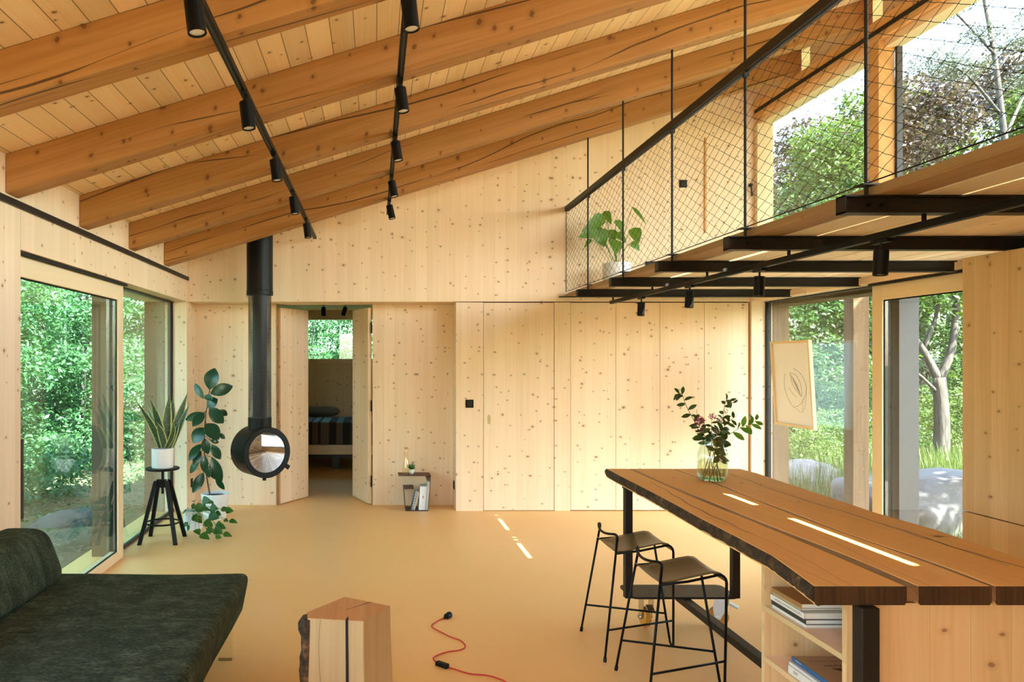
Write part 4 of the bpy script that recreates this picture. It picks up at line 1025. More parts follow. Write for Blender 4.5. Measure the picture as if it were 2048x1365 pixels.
def slabpoly(nm, A, B, mat_, z1=TZ, th=TT, inset=0.0):
    # A: left border near->far, B: right border near->far
    poly = [(x, y) for x, y in A]+[(x, y) for x, y in B[::-1]]
    b = MB(); b.prism(poly, 'z', z1-th, z1)
    return b.build(nm, mat_, tb, bevel=.003, seg=1)
slabpoly('top_board', left, s1a, M['oak'])
slabpoly('seam_strip', s1a, s1b, M['oak_dark'], TZ-.0008, TT*.8)
slabpoly('top_board', s1b, s2a, M['oak'])
slabpoly('seam_strip', s2a, s2b, M['oak_dark'], TZ-.0008, TT*.8)
slabpoly('top_board', s2b, right, M['oak'])
# live bark edge on the left: uneven skirt sloping in below
b = MB(); rb = random.Random(11); L2 = [Vector((x, y, 0)) for x, y in left]; dense = []
for i in range(len(L2)-1):
    for k in range(8): dense.append(L2[i].lerp(L2[i+1], k/8))
dense.append(L2[-1]); m = 5
for i, p in enumerate(dense):
    for k in range(m):
        t_ = k/(m-1); out = -.004-.010*math.sin(math.pi*t_)-.007*rb.random()*math.sin(math.pi*t_)+.014*t_
        b.v.append((p.x+out, p.y, TZ-.001-(TT+.003)*t_))
    b.v.append((p.x+.02, p.y, TZ-TT-.002)); b.v.append((p.x+.02, p.y, TZ-.0025))
m += 2
for i in range(len(dense)-1):
    for k in range(m):
        b.f.append((i*m+k, i*m+(k+1) % m, (i+1)*m+(k+1) % m, (i+1)*m+k))
b.f.append(tuple(range(m))); b.f.append(tuple((len(dense)-1)*m+k for k in range(m))[::-1])
b.build('bark_edge', M['bark'], tb)
# end grain at the near end (slightly proud)
for x0, x1 in ((left[0][0]+.001, s1a[0][0]), (s1b[0][0]-.001, s2a[0][0]), (s2b[0][0]-.001, 2.02)):
    MB().prism([(x0+.004, TZ-TT-.0005), (x1-.006, TZ-TT-.0005), (x1, TZ-TT+.008), (x1, TZ-.001), (x0, TZ-.001), (x0, TZ-TT+.006)], 'y', YF-.003, YF+.002).build('end_grain', M['endgrain'], tb)
for (a_, b_) in ((s1a[0][0]+.0005, s1b[0][0]-.0015), (s2a[0][0]+.0005, s2b[0][0]-.0015)):
    MB().box(a_, b_, YF-.0015, YF+.002, TZ-TT*.8, TZ-.002).build('seam_end', M['oak_dark'], tb)
# cracks along the top
for (x0, y0, x1, y1, a_, ph) in ((1.93, 2.3, 1.98, 4.2, .02, .5), (1.36, 2.7, 1.42, 3.9, .012, 2.2), (1.97, 2.12, 1.95, 2.9, .006, 1.0)):
    pts = [(x0+(x1-x0)*t+a_*math.sin(t*6+ph)+.004*math.sin(t*31+ph), y0+(y1-y0)*t) for t in [i/40 for i in range(41)]]
    ws = [.0035*math.sin(math.pi*i/40)+.0008 for i in range(41)]
    b = MB()
    for i in range(40):
        b.prism([(pts[i][0]-ws[i], pts[i][1]), (pts[i][0]+ws[i], pts[i][1]), (pts[i+1][0]+ws[i+1], pts[i+1][1]), (pts[i+1][0]-ws[i+1], pts[i+1][1])], 'z', TZ-.004, TZ+.0004)
    b.build('top_crack', M['oak_dark'], tb)
# steel frame
LYc = 4.25
for x, y, z0 in ((1.425, LYc, .195), (2.028, LYc, .195)):
    MB().box(x-.021, x+.021, y-.045, y-.003, z0, TZ-TT).build('leg', M['steel'], tb, bevel=.003)
MB().box(1.335+.008, 1.335+.058, 2.068, 2.112, .0, TZ-TT-.001).build('leg', M['steel'], tb, bevel=.003)
pl = MB(); pp = []
for cx0, cy0, a0_ in ((2.0, 4.235, -90), (2.0, 4.40, 0), (1.48, 4.40, 90), (1.48, 4.235, 180)):
    for k in range(6): a = math.radians(a0_+18*k); pp.append((cx0+.04*math.cos(a), cy0+.035*math.sin(a)))
pl.prism(pp, 'z', .193, .205); pl.build('caster_plate', M['steel'], tb)
MB().box(1.722, 1.772, 2.6, 4.3, .155, .193).build('stretcher', M['steel'], tb, bevel=.003)
MB().box(1.40, 2.05, LYc-.04, LYc+.0, TZ-TT-.04, TZ-TT-.001).build('cross_rail', M['steel'], tb)
def caster(c, yaw, lab):
    r = bpy.data.objects.new('caster', None); C.objects.link(r); r.parent = tb; r.location = Vector(c)-Vector(tb.location)
    R_ = Matrix.Rotation(yaw, 3, 'Z'); c = Vector(c)
    def tr(b):
        b.v = [tuple(R_ @ Vector(v)+c) for v in b.v]; return b
    wr = .0565
    rotx = Vector((1, 0, 0)).to_track_quat('Z', 'Y').to_matrix()
    tr(MB().lathe([(.012, -.020), (wr-.006, -.020), (wr, -.013), (wr, .013), (wr-.006, .020), (.012, .020), (.012, -.020)], (0, .02, wr), 32, rotx)).build('wheel', M['pu'], r)
    for s in (-1, 1):
        x0, x1 = sorted((s*.026, s*.030))
        tr(MB().prism([(-.035, .185), (.035, .185), (.045, .10), (.035, .045), (.005, .045), (-.03, .12)], 'x', x0, x1)).build('fork', M['zinc'], r)
    tr(MB().box(-.036, .036, -.045, .045, .183, .193)).build('mount', M['zinc'], r)
    tr(MB().tube([(-.042, .02, wr), (.042, .02, wr)], .008, 10)).build('axle', M['zinc'], r)
    tr(MB().prism([(-.04, .145), (-.085, .125), (-.085, .115), (-.04, .13)], 'x', -.02, .02)).build('brake_pedal', M['zinc'], r, bevel=.003)
caster((1.555, 4.30, 0), 0.0, '')
caster((2.0, 4.32, 0), 1.0, '')
# shelf unit under the near end
UX0, UX1, UY0, UY1 = 1.33, 2.06, 2.115, 2.56
MB().box(UX0, UX1, UY0, UY0+.02, .01, TZ-TT-.002).build('end_panel', M['clt_shaded'], tb)
MB().box(UX0, UX1, UY1, UY1+.02, .01, TZ-TT-.002).build('end_panel', M['clt_shaded'], tb)
MB().box(UX0-.001, UX0+.001, UY0+.001, UY0+.019, .01, TZ-TT-.002).build('panel_edge', M['ply'], tb)
MB().box(UX0-.001, UX0+.001, UY1+.001, UY1+.019, .01, TZ-TT-.002).build('panel_edge', M['ply'], tb)
MB().box(1.72, 1.735, UY0+.02, UY1, .01, TZ-TT-.002).build('back_panel', M['clt_shaded'], tb)
SHZ = [.695, .522, .349, .176]
for z in SHZ:
    MB().box(UX0, 1.72, UY0+.02, UY1, z-.018, z).build('shelf', M['clt_y'], tb)
    MB().box(UX0-.001, UX0+.001, UY0+.02, UY1, z-.018, z).build('shelf_edge', M['ply'], tb)
# books lying on the shelves
def flat_book(x0, x1, y0, y1, z0, z1, cov, lab, text=None, tsize=.01, tcol=None, grp='books lying in the table shelves'):
    r = thing('book', ((x0+x1)/2, (y0+y1)/2, z0), lab, 'book', grp); t_ = .0012
    b = MB(); b.box(x0, x1, y0, y1, z0, z0+t_); b.box(x0, x1, y0, y1, z1-t_, z1); b.box(x0, x0+t_, y0, y1, z0+t_, z1-t_); b.build('cover', cov, r)
    MB().box(x0+t_, x1-.004, y0+.002, y1-.002, z0+t_, z1-t_).build('pages', M['whitep'], r)
    if text:
        lettering(r, text, (x0-.0004, y1-.03, (z0+z1)/2), tsize, 'spine', tcol)
    return r
def lettering(parent, text, loc, size, mode, mat_=None):
    cu_ = bpy.data.curves.new('lettering', 'FONT'); cu_.body = text; cu_.size = size; cu_.align_y = 'CENTER'
    cu_.materials.append(mat_ or M['black'])
    tmp = bpy.data.objects.new('lettering_curve', cu_); C.objects.link(tmp); bpy.context.view_layer.update()
    me = bpy.data.meshes.new_from_object(tmp); bpy.data.objects.remove(tmp)
    if not me.materials: me.materials.append(mat_ or M['black'])
    o = bpy.data.objects.new('lettering', me); C.objects.link(o)
    if mode == 'spine':    # reads along -Y on a face pointing to -X
        o.matrix_basis = Matrix(((0, 0, -1), (-1, 0, 0), (0, 1, 0))).to_4x4()
    elif mode == 'top': o.rotation_euler = (0, 0, 0)
    o.parent = parent; o.location = Vector(loc)-wpos(parent)
    return o
wc = plain('white_book_cover', (.74, .72, .66), .5); dkc = plain('dark_book_cover', (.03, .032, .028), .5)
oc = plain('ochre_cover', (.33, .17, .05), .6); tnc = plain('tan_magazine_cover', (.42, .33, .19), .6)
BX = 1.345
z = SHZ[0]+.0008
flat_book(BX, BX+.16, 2.338, 2.540, z, z+.009, wc, 'thin white book at the bottom of the stack on the upper table shelf')
flat_book(BX, BX+.165, 2.342, 2.545, z+.0095, z+.024, dkc, 'dark book under the lettered white one on the upper table shelf')
flat_book(BX-.002, BX+.165, 2.348, 2.548, z+.0245, z+.0425, wc, 'white book with spine lettering in the stack on the upper table shelf', 'HOUSE IS A HOUSE IS A HOUSE IS', .0105)
flat_book(BX+.002, BX+.15, 2.372, 2.540, z+.043, z+.051, tnc, 'thin tan magazine just above the lettered white book')
flat_book(BX+.0, BX+.14, 2.366, 2.545, z+.0515, z+.066, oc, 'ochre book on top of the stack on the upper table shelf')
z = SHZ[1]+.0008
flat_book(1.336, 1.52, 2.16, 2.425, z, z+.024, wc, 'white book with short spine lettering on the lower table shelf', 'EXIT', .013)
flat_book(1.342, 1.52, 2.15, 2.43, z+.0245, z+.033, plain('white_and_black_cover', (.70, .67, .64), .5), 'thin pale book between the blue one and the white one')
bk = flat_book(1.352, 1.54, 2.14, 2.435, z+.0335, z+.048, plain('blue_book_cover', (.03, .11, .25), .45), 'blue-spined book on top of the lower table shelf stack')
MB().box(1.356, 1.54, 2.142, 2.433, z+.0478, z+.0488).build('front_cover', plain('sand_cover', (.38, .24, .13), .5), bk)
tw = plain('white_ink', (.75, .8, .85), .5)
lettering(bk, 'PROSTOR', (1.3515, 2.41, z+.0425), .007, 'spine', tw)
o = lettering(bk, 'Kunst Sommer', (1.385, 2.39, z+.0492), .022, 'top', plain('brown_ink', (.16, .08, .05), .6))
lettering(bk, 'moliz spor', (1.41, 2.355, z+.0492), .026, 'top', M['dark'])
MB().prism([(1.42, 2.335), (1.52, 2.335), (1.53, 2.2)], 'z', z+.0486, z+.0491).build('cover_picture', plain('dark_brown_print', (.05, .025, .015), .6), bk)

# ------------------------------------------------------------------ vase with garden branches
vy = 3.94; vc = Vector((px(1425, 0, vy).x, vy, TZ+.0012))
va = thing('glass_vase', vc, 'green glass jar vase with water standing on the table', 'vase')
pr = [(.001, .004), (.052, .004), (.068, .014), (.0755, .034), (.0762, .12), (.073, .145), (.062, .175), (.0575, .19), (.0575, .226), (.0585, .229)]
pri = [(r-.003, z) for r, z in pr[::-1]][:-3]+[(.066, .022), (.05, .016), (.001, .014)]
MB().lathe([(.001, 0), (.05, 0)]+pr[1:]+pri, vc, 48).build('jar', M['vase'], va, smooth=True)
MB().lathe([(.001, .006), (.050, .006), (.062, .014), (.060, .017), (.001, .013)], vc, 40).build('thick_base', M['vasebase'], va, smooth=True)
MB().lathe([(.001, .018), (.058, .018), (.0700, .036), (.0715, .104), (.001, .104)], vc, 40).build('water', M['water'], va)
def vpx(x, y, dy=0): return px(1340+x/6.205, 770+y/6.205, vy+dy)
bq = thing('bouquet', vc+Vector((0, 0, .02)), 'branches with dark leaves and magenta blossoms standing in the glass vase', 'flowers')
def twig(nm, P, dys, leaves, lm, rad=.0016, lsize=128, seed=0):
    pts = catmull([vpx(x, y, d) for (x, y), d in zip(P, dys)], 8); r_ = random.Random(seed)
    tw_ = MB().tube(pts, [rad*(1.3-.7*i/len(pts)) for i in range(len(pts))], 6).build('twig', M['gstem'] if lm is M['vaseleafl'] else M['stem'], bq, smooth=True)
    b = MB(); n_ = len(pts)
    for t_, s_, k in leaves:
        i = min(n_-2, int(t_*(n_-1))); p = pts[i]; d = (pts[i+1]-pts[i]).normalized()
        sd2 = Vector((-d.z, 0, d.x))*s_
        v = (d*r_.uniform(.2, .7)+sd2+Vector((0, r_.uniform(-.7, .5), r_.uniform(-.25, .15)))).normalized()
        ln = lsize*k/6.205*vy/F
        leaf_blade(b, p, p+v*ln, ln*.42, .06, r_.uniform(-.6, .6), 5)
    b.build('foliage', lm, tw_, smooth=True)
def seq(a, b, n, k=1.0): return [(a+(b-a)*i/(n-1), 1 if i % 2 else -1, k*(1-.35*i/n)) for i in range(n)]
twig('a', [(560,1225),(500,900),(430,720),(320,490),(200,260),(150,120),(95,110)], [0,0,0,-.03,-.05,-.05,-.06], seq(.33, 1, 14, 1.1)+seq(.35, .5, 4, 1.1), M['vaseleaf'], seed=1)
twig('b', [(400,1200),(470,930),(560,700),(640,480),(680,250),(710,190),(790,230)], [0,0,0,.03,.04,.04,.03], seq(.35, 1, 14, .95)+seq(.36, .55, 6, 1.1), M['vaseleaf'], seed=2)
twig('c', [(600,1200),(540,950),(620,720),(780,590),(900,520),(1010,490),(1080,430)], [0,0,0,-.03,-.05,-.06,-.07], seq(.52, 1, 10, 1.15), M['vaseleafl'], seed=3, lsize=140)
twig('d', [(495,1215),(490,950),(520,760),(570,640),(640,560),(720,470),(830,380)], [0,0,0,-.02,-.03,-.02,-.02], seq(.36, .95, 14, 1.1), M['vaseleaf'], seed=4)
twig('e', [(640,1215),(560,900),(480,720),(410,600),(350,480),(330,310)], [0,0,0,.03,.03,.02], seq(.36, .9, 14, 1.0), M['vaseleaf'], seed=5)
twig('f', [(420,1190),(500,960),(560,820),(600,760),(640,700),(700,680)], [0,0,0,-.02,-.04,-.05], seq(.35, 1, 12, 1.15), M['vaseleaf'], seed=6)
twig('g', [(590,1200),(580,950),(575,820),(520,660),(515,500),(525,420)], [0,0,0,.02,.02,.01], seq(.38, .85, 9, .9), M['vaseleaf'], seed=7)
twig('h', [(480,1200),(590,960),(600,900),(620,880),(630,960)], [0,-.02,-.03,-.03,-.03], seq(.55, 1, 8, 1.1), M['vaseleaf'], seed=8)
for i, (x, y, r_, mt, dy, cnt) in enumerate(((375,450,62,'petal',-.05,120), (525,395,42,'petal',.0,60), (395,560,30,'petal',-.05,18), (690,330,30,'petall',.02,22), (620,440,30,'petall',-.01,20), (560,580,24,'petall',-.02,12))):
    rq = random.Random(400+i); b = MB(); c = vpx(x, y, dy); R0 = r_/6.205*vy/F
    for k in range(cnt):
        d = Vector((rq.gauss(0, 1), rq.gauss(0, 1), rq.gauss(0, 1))).normalized(); p = c+d*R0*rq.uniform(.5, 1)
        e = d.orthogonal().normalized()
        e = Matrix.Rotation(rq.uniform(0, 6), 3, d) @ e
        leaf_blade(b, p, p+(e*.8+d*.5)*.008, .0055, .05, 0, 3, nrm=d)
    b.build('blossom', M[mt], bq, smooth=True)

# ------------------------------------------------------------------ wire stools
def wire_stool(c, lab):
    c = Vector(c); r = thing('wire_stool', c, lab, 'stool', 'wire stools at the table')
    P = lambda x, y, z: c+Vector((x, y, z))
    RR = .0062
    for s in (-1, 1):
        # rear leg rising to the backrest corner
        MB().tube([P(0, s*.218, RR), P(.085, s*.150, .60)], RR, 8).build('leg', M['black'], r, smooth=True)
        MB().tube([P(0, s*.218, 0), P(.003, s*.2155, .022)], .009, 8).build('foot_cap', M['black'], r)
        # side rail of the seat running over the front and down to the V foot
        pts = [P(.073, s*.160, .535), P(.20, s*.155, .548), P(.325, s*.148, .572)]+bez(P(.335, s*.147, .574), P(.375, s*.143, .578), P(.380, s*.138, .535), 6)
        pts += [P(.405, s*.075, .25), P(.424, s*.026, .03)]
        MB().tube(pts, RR, 8).build('front_leg', M['black'], r, smooth=True)
        t_ = .155/.535
        MB().tube([P(.085*.155/.6, s*(.218-.068*.155/.6), .155), P(.4125, s*.057, .155)], RR*.9, 8).build('footrest', M['black'], r, smooth=True)
    MB().tube([P(.424, .026, .03)]+bez(P(.425, .022, .012), P(.426, 0, -.002), P(.425, -.022, .012), 6)+[P(.424, -.026, .03)], RR, 8).build('foot_loop', M['black'], r, smooth=True)
    bk = [P(.085, .150, .60)]+bez(P(.086, .149, .612), P(.086, .146, .632), P(.072, .125, .628), 5)+bez(P(.068, .115, .626), P(.035, 0, .602), P(.068, -.115, .626), 10)+bez(P(.072, -.125, .628), P(.086, -.146, .632), P(.086, -.149, .612), 5)+[P(.085, -.150, .60)]
    MB().tube(bk, .0068, 8).build('backrest_rail', M['black'], r, smooth=True)
    # bent sheet seat
    b = MB(); prof = [(.070, .545), (.085, .532), (.13, .536), (.20, .553), (.28, .570), (.325, .578), (.352, .575), (.372, .560), (.380, .535)]
    ny_ = 10; n = len(prof)
    for j in range(ny_+1):
        v = 2*j/ny_-1
        for i, (x, z) in enumerate(prof):
            hw = .147-.008*i/n
            dip = -.012*(1-v*v)*math.sin(math.pi*i/(n-1))
            b.v.append(tuple(P(x, v*hw, z+dip+.006)))
    for j in range(ny_):
        for i in range(n-1):
            a = j*n+i; b.f.append((a, a+1, a+n+1, a+n))
    b.build('seat', M['seat'], r, smooth=True, solid=.004)
    return r
s0 = wire_stool((1.166, 4.024, 0), 'black wire stool with olive seat farther from the camera, beside the caster plate')
dup(s0, (1.190, 3.487, 0), 'black wire stool with olive seat nearest the camera, in front of the other')

# ------------------------------------------------------------------ framed drawing hanging in the right window
pf = thing('framed_drawing', (3.81, 6.83, 1.30), 'pencil drawing in a pale wooden frame hanging in front of the right window', 'picture')
pv = [px(1545, 683, 3.795*F/(1545-750)), px(1623, 680, 3.795*F/(1623-750)), px(1632, 862, 3.84*F/(1632-750)), px(1556, 850, 3.84*F/(1556-750))]
ya, yb2 = 7.16, 6.52; zt_, zb_ = 1.712, .925
def fp(u, v, d=0.0):      # u: 0 far .. 1 near, v: 0 bottom .. 1 top, d: toward the room
    return Vector((3.845-.048*v-d, ya+(yb2-ya)*u, zb_+(zt_-zb_)*v))
def fbox(b, u0, u1, v0, v1, d0, d1):
    p = [fp(u, v, d) for d in (d0, d1) for v in (v0, v1) for u in (u0, u1)]
    b.add(p, [(0, 2, 3, 1), (4, 5, 7, 6), (0, 1, 5, 4), (2, 6, 7, 3), (0, 4, 6, 2), (1, 3, 7, 5)])
b = MB(); fu, fv = .035, .028
fbox(b, 0, fu, 0, 1, 0, .03); fbox(b, 1-fu, 1, 0, 1, 0, .03); fbox(b, fu, 1-fu, 0, fv, 0, .03); fbox(b, fu, 1-fu, 1-fv, 1, 0, .03); b.build('frame', M['frame'], pf)
b = MB(); fbox(b, fu, 1-fu, fv, 1-fv, .004, .012); b.build('paper', M['paper'], pf)
b = MB()
def stroke(pts, r): b.tube([fp(u, v, .0126) for u, v in catmull([Vector((p[0], p[1], 0)) for p in pts], 6) and [(q.x, q.y) for q in catmull([Vector((p[0], p[1], 0)) for p in pts], 6)]], r, 4)
stroke([(.55,.68),(.72,.62),(.83,.5),(.8,.38),(.66,.27),(.48,.22)], .0016); stroke([(.32,.62),(.28,.5),(.32,.38),(.42,.27),(.50,.23)], .0014)
stroke([(.45,.63),(.5,.5),(.6,.42),(.7,.36)], .0016); stroke([(.45,.63),(.6,.6),(.7,.5),(.72,.36)], .0014); stroke([(.4,.45),(.5,.38),(.6,.35)], .001)
stroke([(.74,.34),(.72,.25),(.68,.18),(.55,.22)], .001); stroke([(.84,.47),(.80,.3),(.72,.18)], .001)
for k in range(8): stroke([(.47+.02*k, .61-.015*k), (.56+.016*k, .50-.014*k), (.66+.006*k, .40-.004*k)], .0007)
b.build('pencil_lines', plain('graphite_line', (.25, .25, .25), .8), pf)
b = MB()
for u in (.15, .85): b.tube([fp(u, 1, .01), Vector((3.80, fp(u, 1).y, HEAD+.02))], .0008, 4)
b.build('wire', M['graphite'], pf)

# ------------------------------------------------------------------ outside
def terrain(nm, x0, x1, y0, y1, n, m, fz, mat_):
    b = MB()
    for j in range(m+1):
        for i in range(n+1):
            x = x0+(x1-x0)*i/n; y = y0+(y1-y0)*j/m; b.v.append((x, y, fz(x, y)))
    for j in range(m):
        for i in range(n):
            a = j*(n+1)+i; b.f.append((a, a+1, a+n+2, a+n+1))
    # skirt gives the ground depth
    o = b.build(nm, mat_, origin=((x0+x1)/2, (y0+y1)/2, -.3), smooth=True, solid=.05)
    return struct(o)
def zl(x, y): return -.16+.05*math.sin(x*1.3+y*.9)+.04*math.sin(x*2.9-y*2.1)+max(0, -x-5)*.18
def zr(x, y): return -.22+.05*math.sin(x*.9+y*.7)+.03*math.sin(x*2.3-y*1.9)+max(0, x-12)*.12+max(0, y-15)*.05
terrain('ground_left', -30, -2.34, -14, 34, 60, 70, zl, M['litter'])
terrain('ground_right', 4.2, 50, -25, 50, 70, 70, zr, M['turf'])
terrain('ground_back', -2.34, 4.2, 12.3, 40, 12, 30, lambda x, y: -.2+max(0, y-14)*.08, M['litter'])
terrain('ground_front', -2.34, 4.2, -25, YN-.15, 8, 20, lambda x, y: -.2, M['turf'])
struct(MB().box(4.21, 6.6, -3.2, 4.6, -.28, -.03).build('terrace', M['concrete']))

def foliage_mesh(nm, blobs, n_leaves, size, mat_, seed, shell=.55, flat=.5, asp=.5):
    rg = np.random.default_rng(seed)
    vol = np.array([a[3]*a[4]*a[5] for a in blobs])**(2/3); cnt = np.maximum(1, (n_leaves*vol/vol.sum()).astype(int))
    V = []; Fc = []; base = 0
    for bl_, c in zip(blobs, cnt):
        d = rg.normal(size=(c, 3)); d /= np.linalg.norm(d, axis=1)[:, None]
        rad = shell+(1-shell)*rg.random(c)**.6
        lump = 1+.22*np.sin(d[:, 0]*5+seed)*np.sin(d[:, 1]*6+2*seed)*np.cos(d[:, 2]*5)
        P = np.array(bl_[:3])+d*np.array(bl_[3:6])*(rad*lump)[:, None]
        ax = rg.normal(size=(c, 3))+d*.6; ax[:, 2] = ax[:, 2]*flat-.35; ax /= np.linalg.norm(ax, axis=1)[:, None]
        up = rg.normal(size=(c, 3))*.55+np.array([0, 0, 1.0])+d*.5
        sd_ = np.cross(ax, up); sd_ /= np.linalg.norm(sd_, axis=1)[:, None]+1e-9
        nn = np.cross(sd_, ax); L = size*rg.uniform(.6, 1.3, c)[:, None]
        q = np.stack([P, P+ax*L*.5+sd_*L*asp*.5+nn*L*.08, P+ax*L, P+ax*L*.5-sd_*L*asp*.5+nn*L*.08], 1)
        V.append(q.reshape(-1, 3)); i0 = base+np.arange(c)*4
        Fc.append(np.stack([np.stack([i0, i0+1, i0+2], 1), np.stack([i0, i0+2, i0+3], 1)], 1).reshape(-1, 3)); base += 4*c
    V = np.concatenate(V); Fc = np.concatenate(Fc)
    me = bpy.data.meshes.new(nm); me.vertices.add(len(V)); me.vertices.foreach_set('co', V.astype(np.float32).ravel())
    me.loops.add(Fc.size); me.loops.foreach_set('vertex_index', Fc.astype(np.int32).ravel())
    me.polygons.add(len(Fc)); me.polygons.foreach_set('loop_start', np.arange(0, Fc.size, 3, dtype=np.int32)); me.polygons.foreach_set('loop_total', np.full(len(Fc), 3, dtype=np.int32))
    me.update(calc_edges=True); me.validate(); me.materials.append(mat_)
    return me
def trunk_mesh(nm, segs):
    b = MB()
    for pts, r0, r1 in segs:
        P = catmull(pts, 5); b.tube(P, [r0+(r1-r0)*i/(len(P)-1) for i in range(len(P))], 10)
    me = bpy.data.meshes.new(nm); me.from_pydata(b.v, [], b.f); me.materials.append(M['trunk']); me.polygons.foreach_set('use_smooth', [True]*len(me.polygons)); return me
def plant_tree(nm, fm, tm, loc, rz, sc, lab, cat, grp=None):
    r = thing(nm, loc, lab, cat, grp); r.rotation_euler = (0, 0, rz); r.scale = (sc, sc, sc)
    o = bpy.data.objects.new('foliage', fm); C.objects.link(o); o.parent = r
    if tm:
        o = bpy.data.objects.new('trunk', tm); C.objects.link(o); o.parent = r
    return r
def blobs_shrub(seed, h, w_, n=9):
    r_ = random.Random(seed); out = []
    for i in range(n*3):
        z = h*(.06+.86*i/(n*3-1)); k = (1-.35*(z/h)); a = r_.uniform(0, 6.28); q = r_.uniform(.45, .95)*w_*k
        s_ = r_.uniform(.20, .40)*w_*k
        out.append((q*math.cos(a), q*math.sin(a), z, s_, s_, s_*.55))
    for i in range(4): out.append((0, 0, h*(.15+.22*i), w_*.5, w_*.5, h*.12))
    return out
shr = [foliage_mesh('shrub_foliage', blobs_shrub(s, 4.6, 1.5, 13), 21000, .072, M['hedge'], s, shell=.6) for s in (1, 2)]
trk_s = trunk_mesh('shrub_trunk', [([(0, 0, -.1), (.1, .05, 1.5), (0, .1, 3.8)], .06, .015), ([(0, 0, -.1), (-.3, .2, 1.2), (-.5, .4, 3)], .045, .012), ([(0, 0, 0), (.35, -.2, 1.4), (.5, -.3, 3.2)], .04, .012)])
HS = [(-4.75, 8.0, 0, .95), (-5.0, 9.7, 1.9, 1.05), (-4.6, 11.6, .6, 1.0), (-5.2, 13.8, 2.6, 1.1), (-6.6, 8.9, 4, 1.2), (-6.8, 11.8, 5, 1.25), (-3.9, 15.2, 1.2, 1.0), (-5.2, 6.4, 3, .95), (-6.8, 15.5, 1, 1.35), (-4.0, 13.2, 5.3, .8)]
hl = ['nearest the sliding pane, behind the handle', 'filling the sliding pane', 'seen beside the pane stile', 'behind the fixed pane', 'behind the nearest one', 'behind the middle of the row', 'last one, by the far jamb', 'mostly hidden by the wall', 'at the far back end', 'low one before the far end']
for i, (x, y, rz, sc) in enumerate(HS):
    plant_tree('hedge_shrub', shr[i % 2], trk_s, (x, y, zl(x, y)-.05), rz, sc, 'green leafy shrub outside the left window, '+hl[i], 'shrub', 'shrubs outside the left window')
# behind the bedroom window
for i, (x, y) in enumerate(((-1.6, 14.6), (.1, 15.0), (1.6, 14.6), (-.8, 16.4))):
    plant_tree('hedge_shrub', shr[i % 2], trk_s, (x, y, -.2), i*1.3, .95, ['leafy shrub outside the bedroom window, on its left', 'leafy shrub outside the bedroom window, in its middle', 'leafy shrub outside the bedroom window, on its right', 'leafy shrub outside the bedroom window, in the row behind'][i], 'shrub', 'shrubs outside the bedroom')
# right side: understory, slim tree, boulders, grass
und = [foliage_mesh('undergrowth_foliage', blobs_shrub(s, 1.7, 1.3, 7), 7000, .065, M['leafl' if s == 5 else 'leaf'], s, asp=.45) for s in (5, 6)]
big = [foliage_mesh('bush_foliage', blobs_shrub(s, 4.8, 1.9, 13), 17000, .095, M['leaf'], s) for s in (8, 9)]
US = [(7.6, 12.2, .62), (9.0, 13.6, .8), (10.6, 13.4, .85), (8.2, 14.4, .95), (11.9, 14.2, .95), (6.9, 11.4, .5), (6.2, 11.0, .55), (12.6, 13.0, .9), (10.0, 15.3, 1.1)]
ul = ['left of the slim tree', 'just behind the slim tree', 'right of the slim tree', 'behind the weathered post', 'at the right edge of the right window', 'low one behind the boulder', 'low one under the framed drawing', 'far right one, beside the tall cupboard edge', 'in the second row behind the slim tree']
for i, (x, y, sc) in enumerate(US):
    plant_tree('undergrowth_shrub', und[i % 2], None, (x, y, zr(x, y)-.05), i*1.1, sc, 'low leafy shrub outside the right window, '+ul[i], 'shrub', 'low shrubs in the right garden')
BS = [(7.6, 15.6, 1.0), (9.6, 16.8, 1.1), (11.7, 16.4, 1.1), (13.8, 16.2, 1.1), (8.6, 18.6, 1.2), (15.5, 15.0, 1.1), (6.4, 14.6, .85)]
bl_ = ['left of the weathered post', 'behind the weathered post', 'behind the slim tree', 'right of the slim tree', 'in the second row', 'far right one', 'behind the framed drawing']
for i, (x, y, sc) in enumerate(BS):
    plant_tree('garden_bush', big[i % 2], trk_s, (x, y, zr(x, y)-.05), i*.9, sc, 'tall dense green bush beyond the right window, '+bl_[i], 'bush', 'tall bushes in the right garden')
tx, tyy = 9.35, 12.4
slim_t = trunk_mesh('slim_trunk', [([(0, 0, -.15), (.02, 0, .8), (-.02, 0, 1.55)], .13, .095), ([(-.02, 0, 1.5), (-.25, .05, 2.0), (-.6, .1, 2.6), (-.9, .1, 3.6)], .07, .02), ([(-.02, 0, 1.5), (.2, 0, 2.1), (.35, .1, 3.2), (.5, .2, 4.2)], .075, .02), ([(-.05, 0, 1.3), (-.5, -.1, 1.65), (-1.0, -.1, 1.9)], .03, .01), ([(-.25, .05, 2.0), (.05, .1, 2.8), (0, .1, 3.8)], .035, .012)])
slim_f = foliage_mesh('slim_foliage', [(-.9, .1, 2.6, .6, .6, .3), (-.3, 0, 3.1, .8, .8, .35), (.5, .1, 2.9, .7, .7, .35), (.2, 0, 3.8, 1.1, 1.1, .5), (-.9, -.1, 1.9, .4, .4, .2), (.6, -.2, 2.2, .4, .4, .2), (-.5, .2, 4.4, 1.0, 1.0, .5)], 3200, .12, M['leafl'], 21, shell=.1)
plant_tree('slim_tree', slim_f, slim_t, (tx, tyy, zr(tx, tyy)), 0, 1.0, 'slim forked garden tree with grey trunk outside the right window', 'tree')
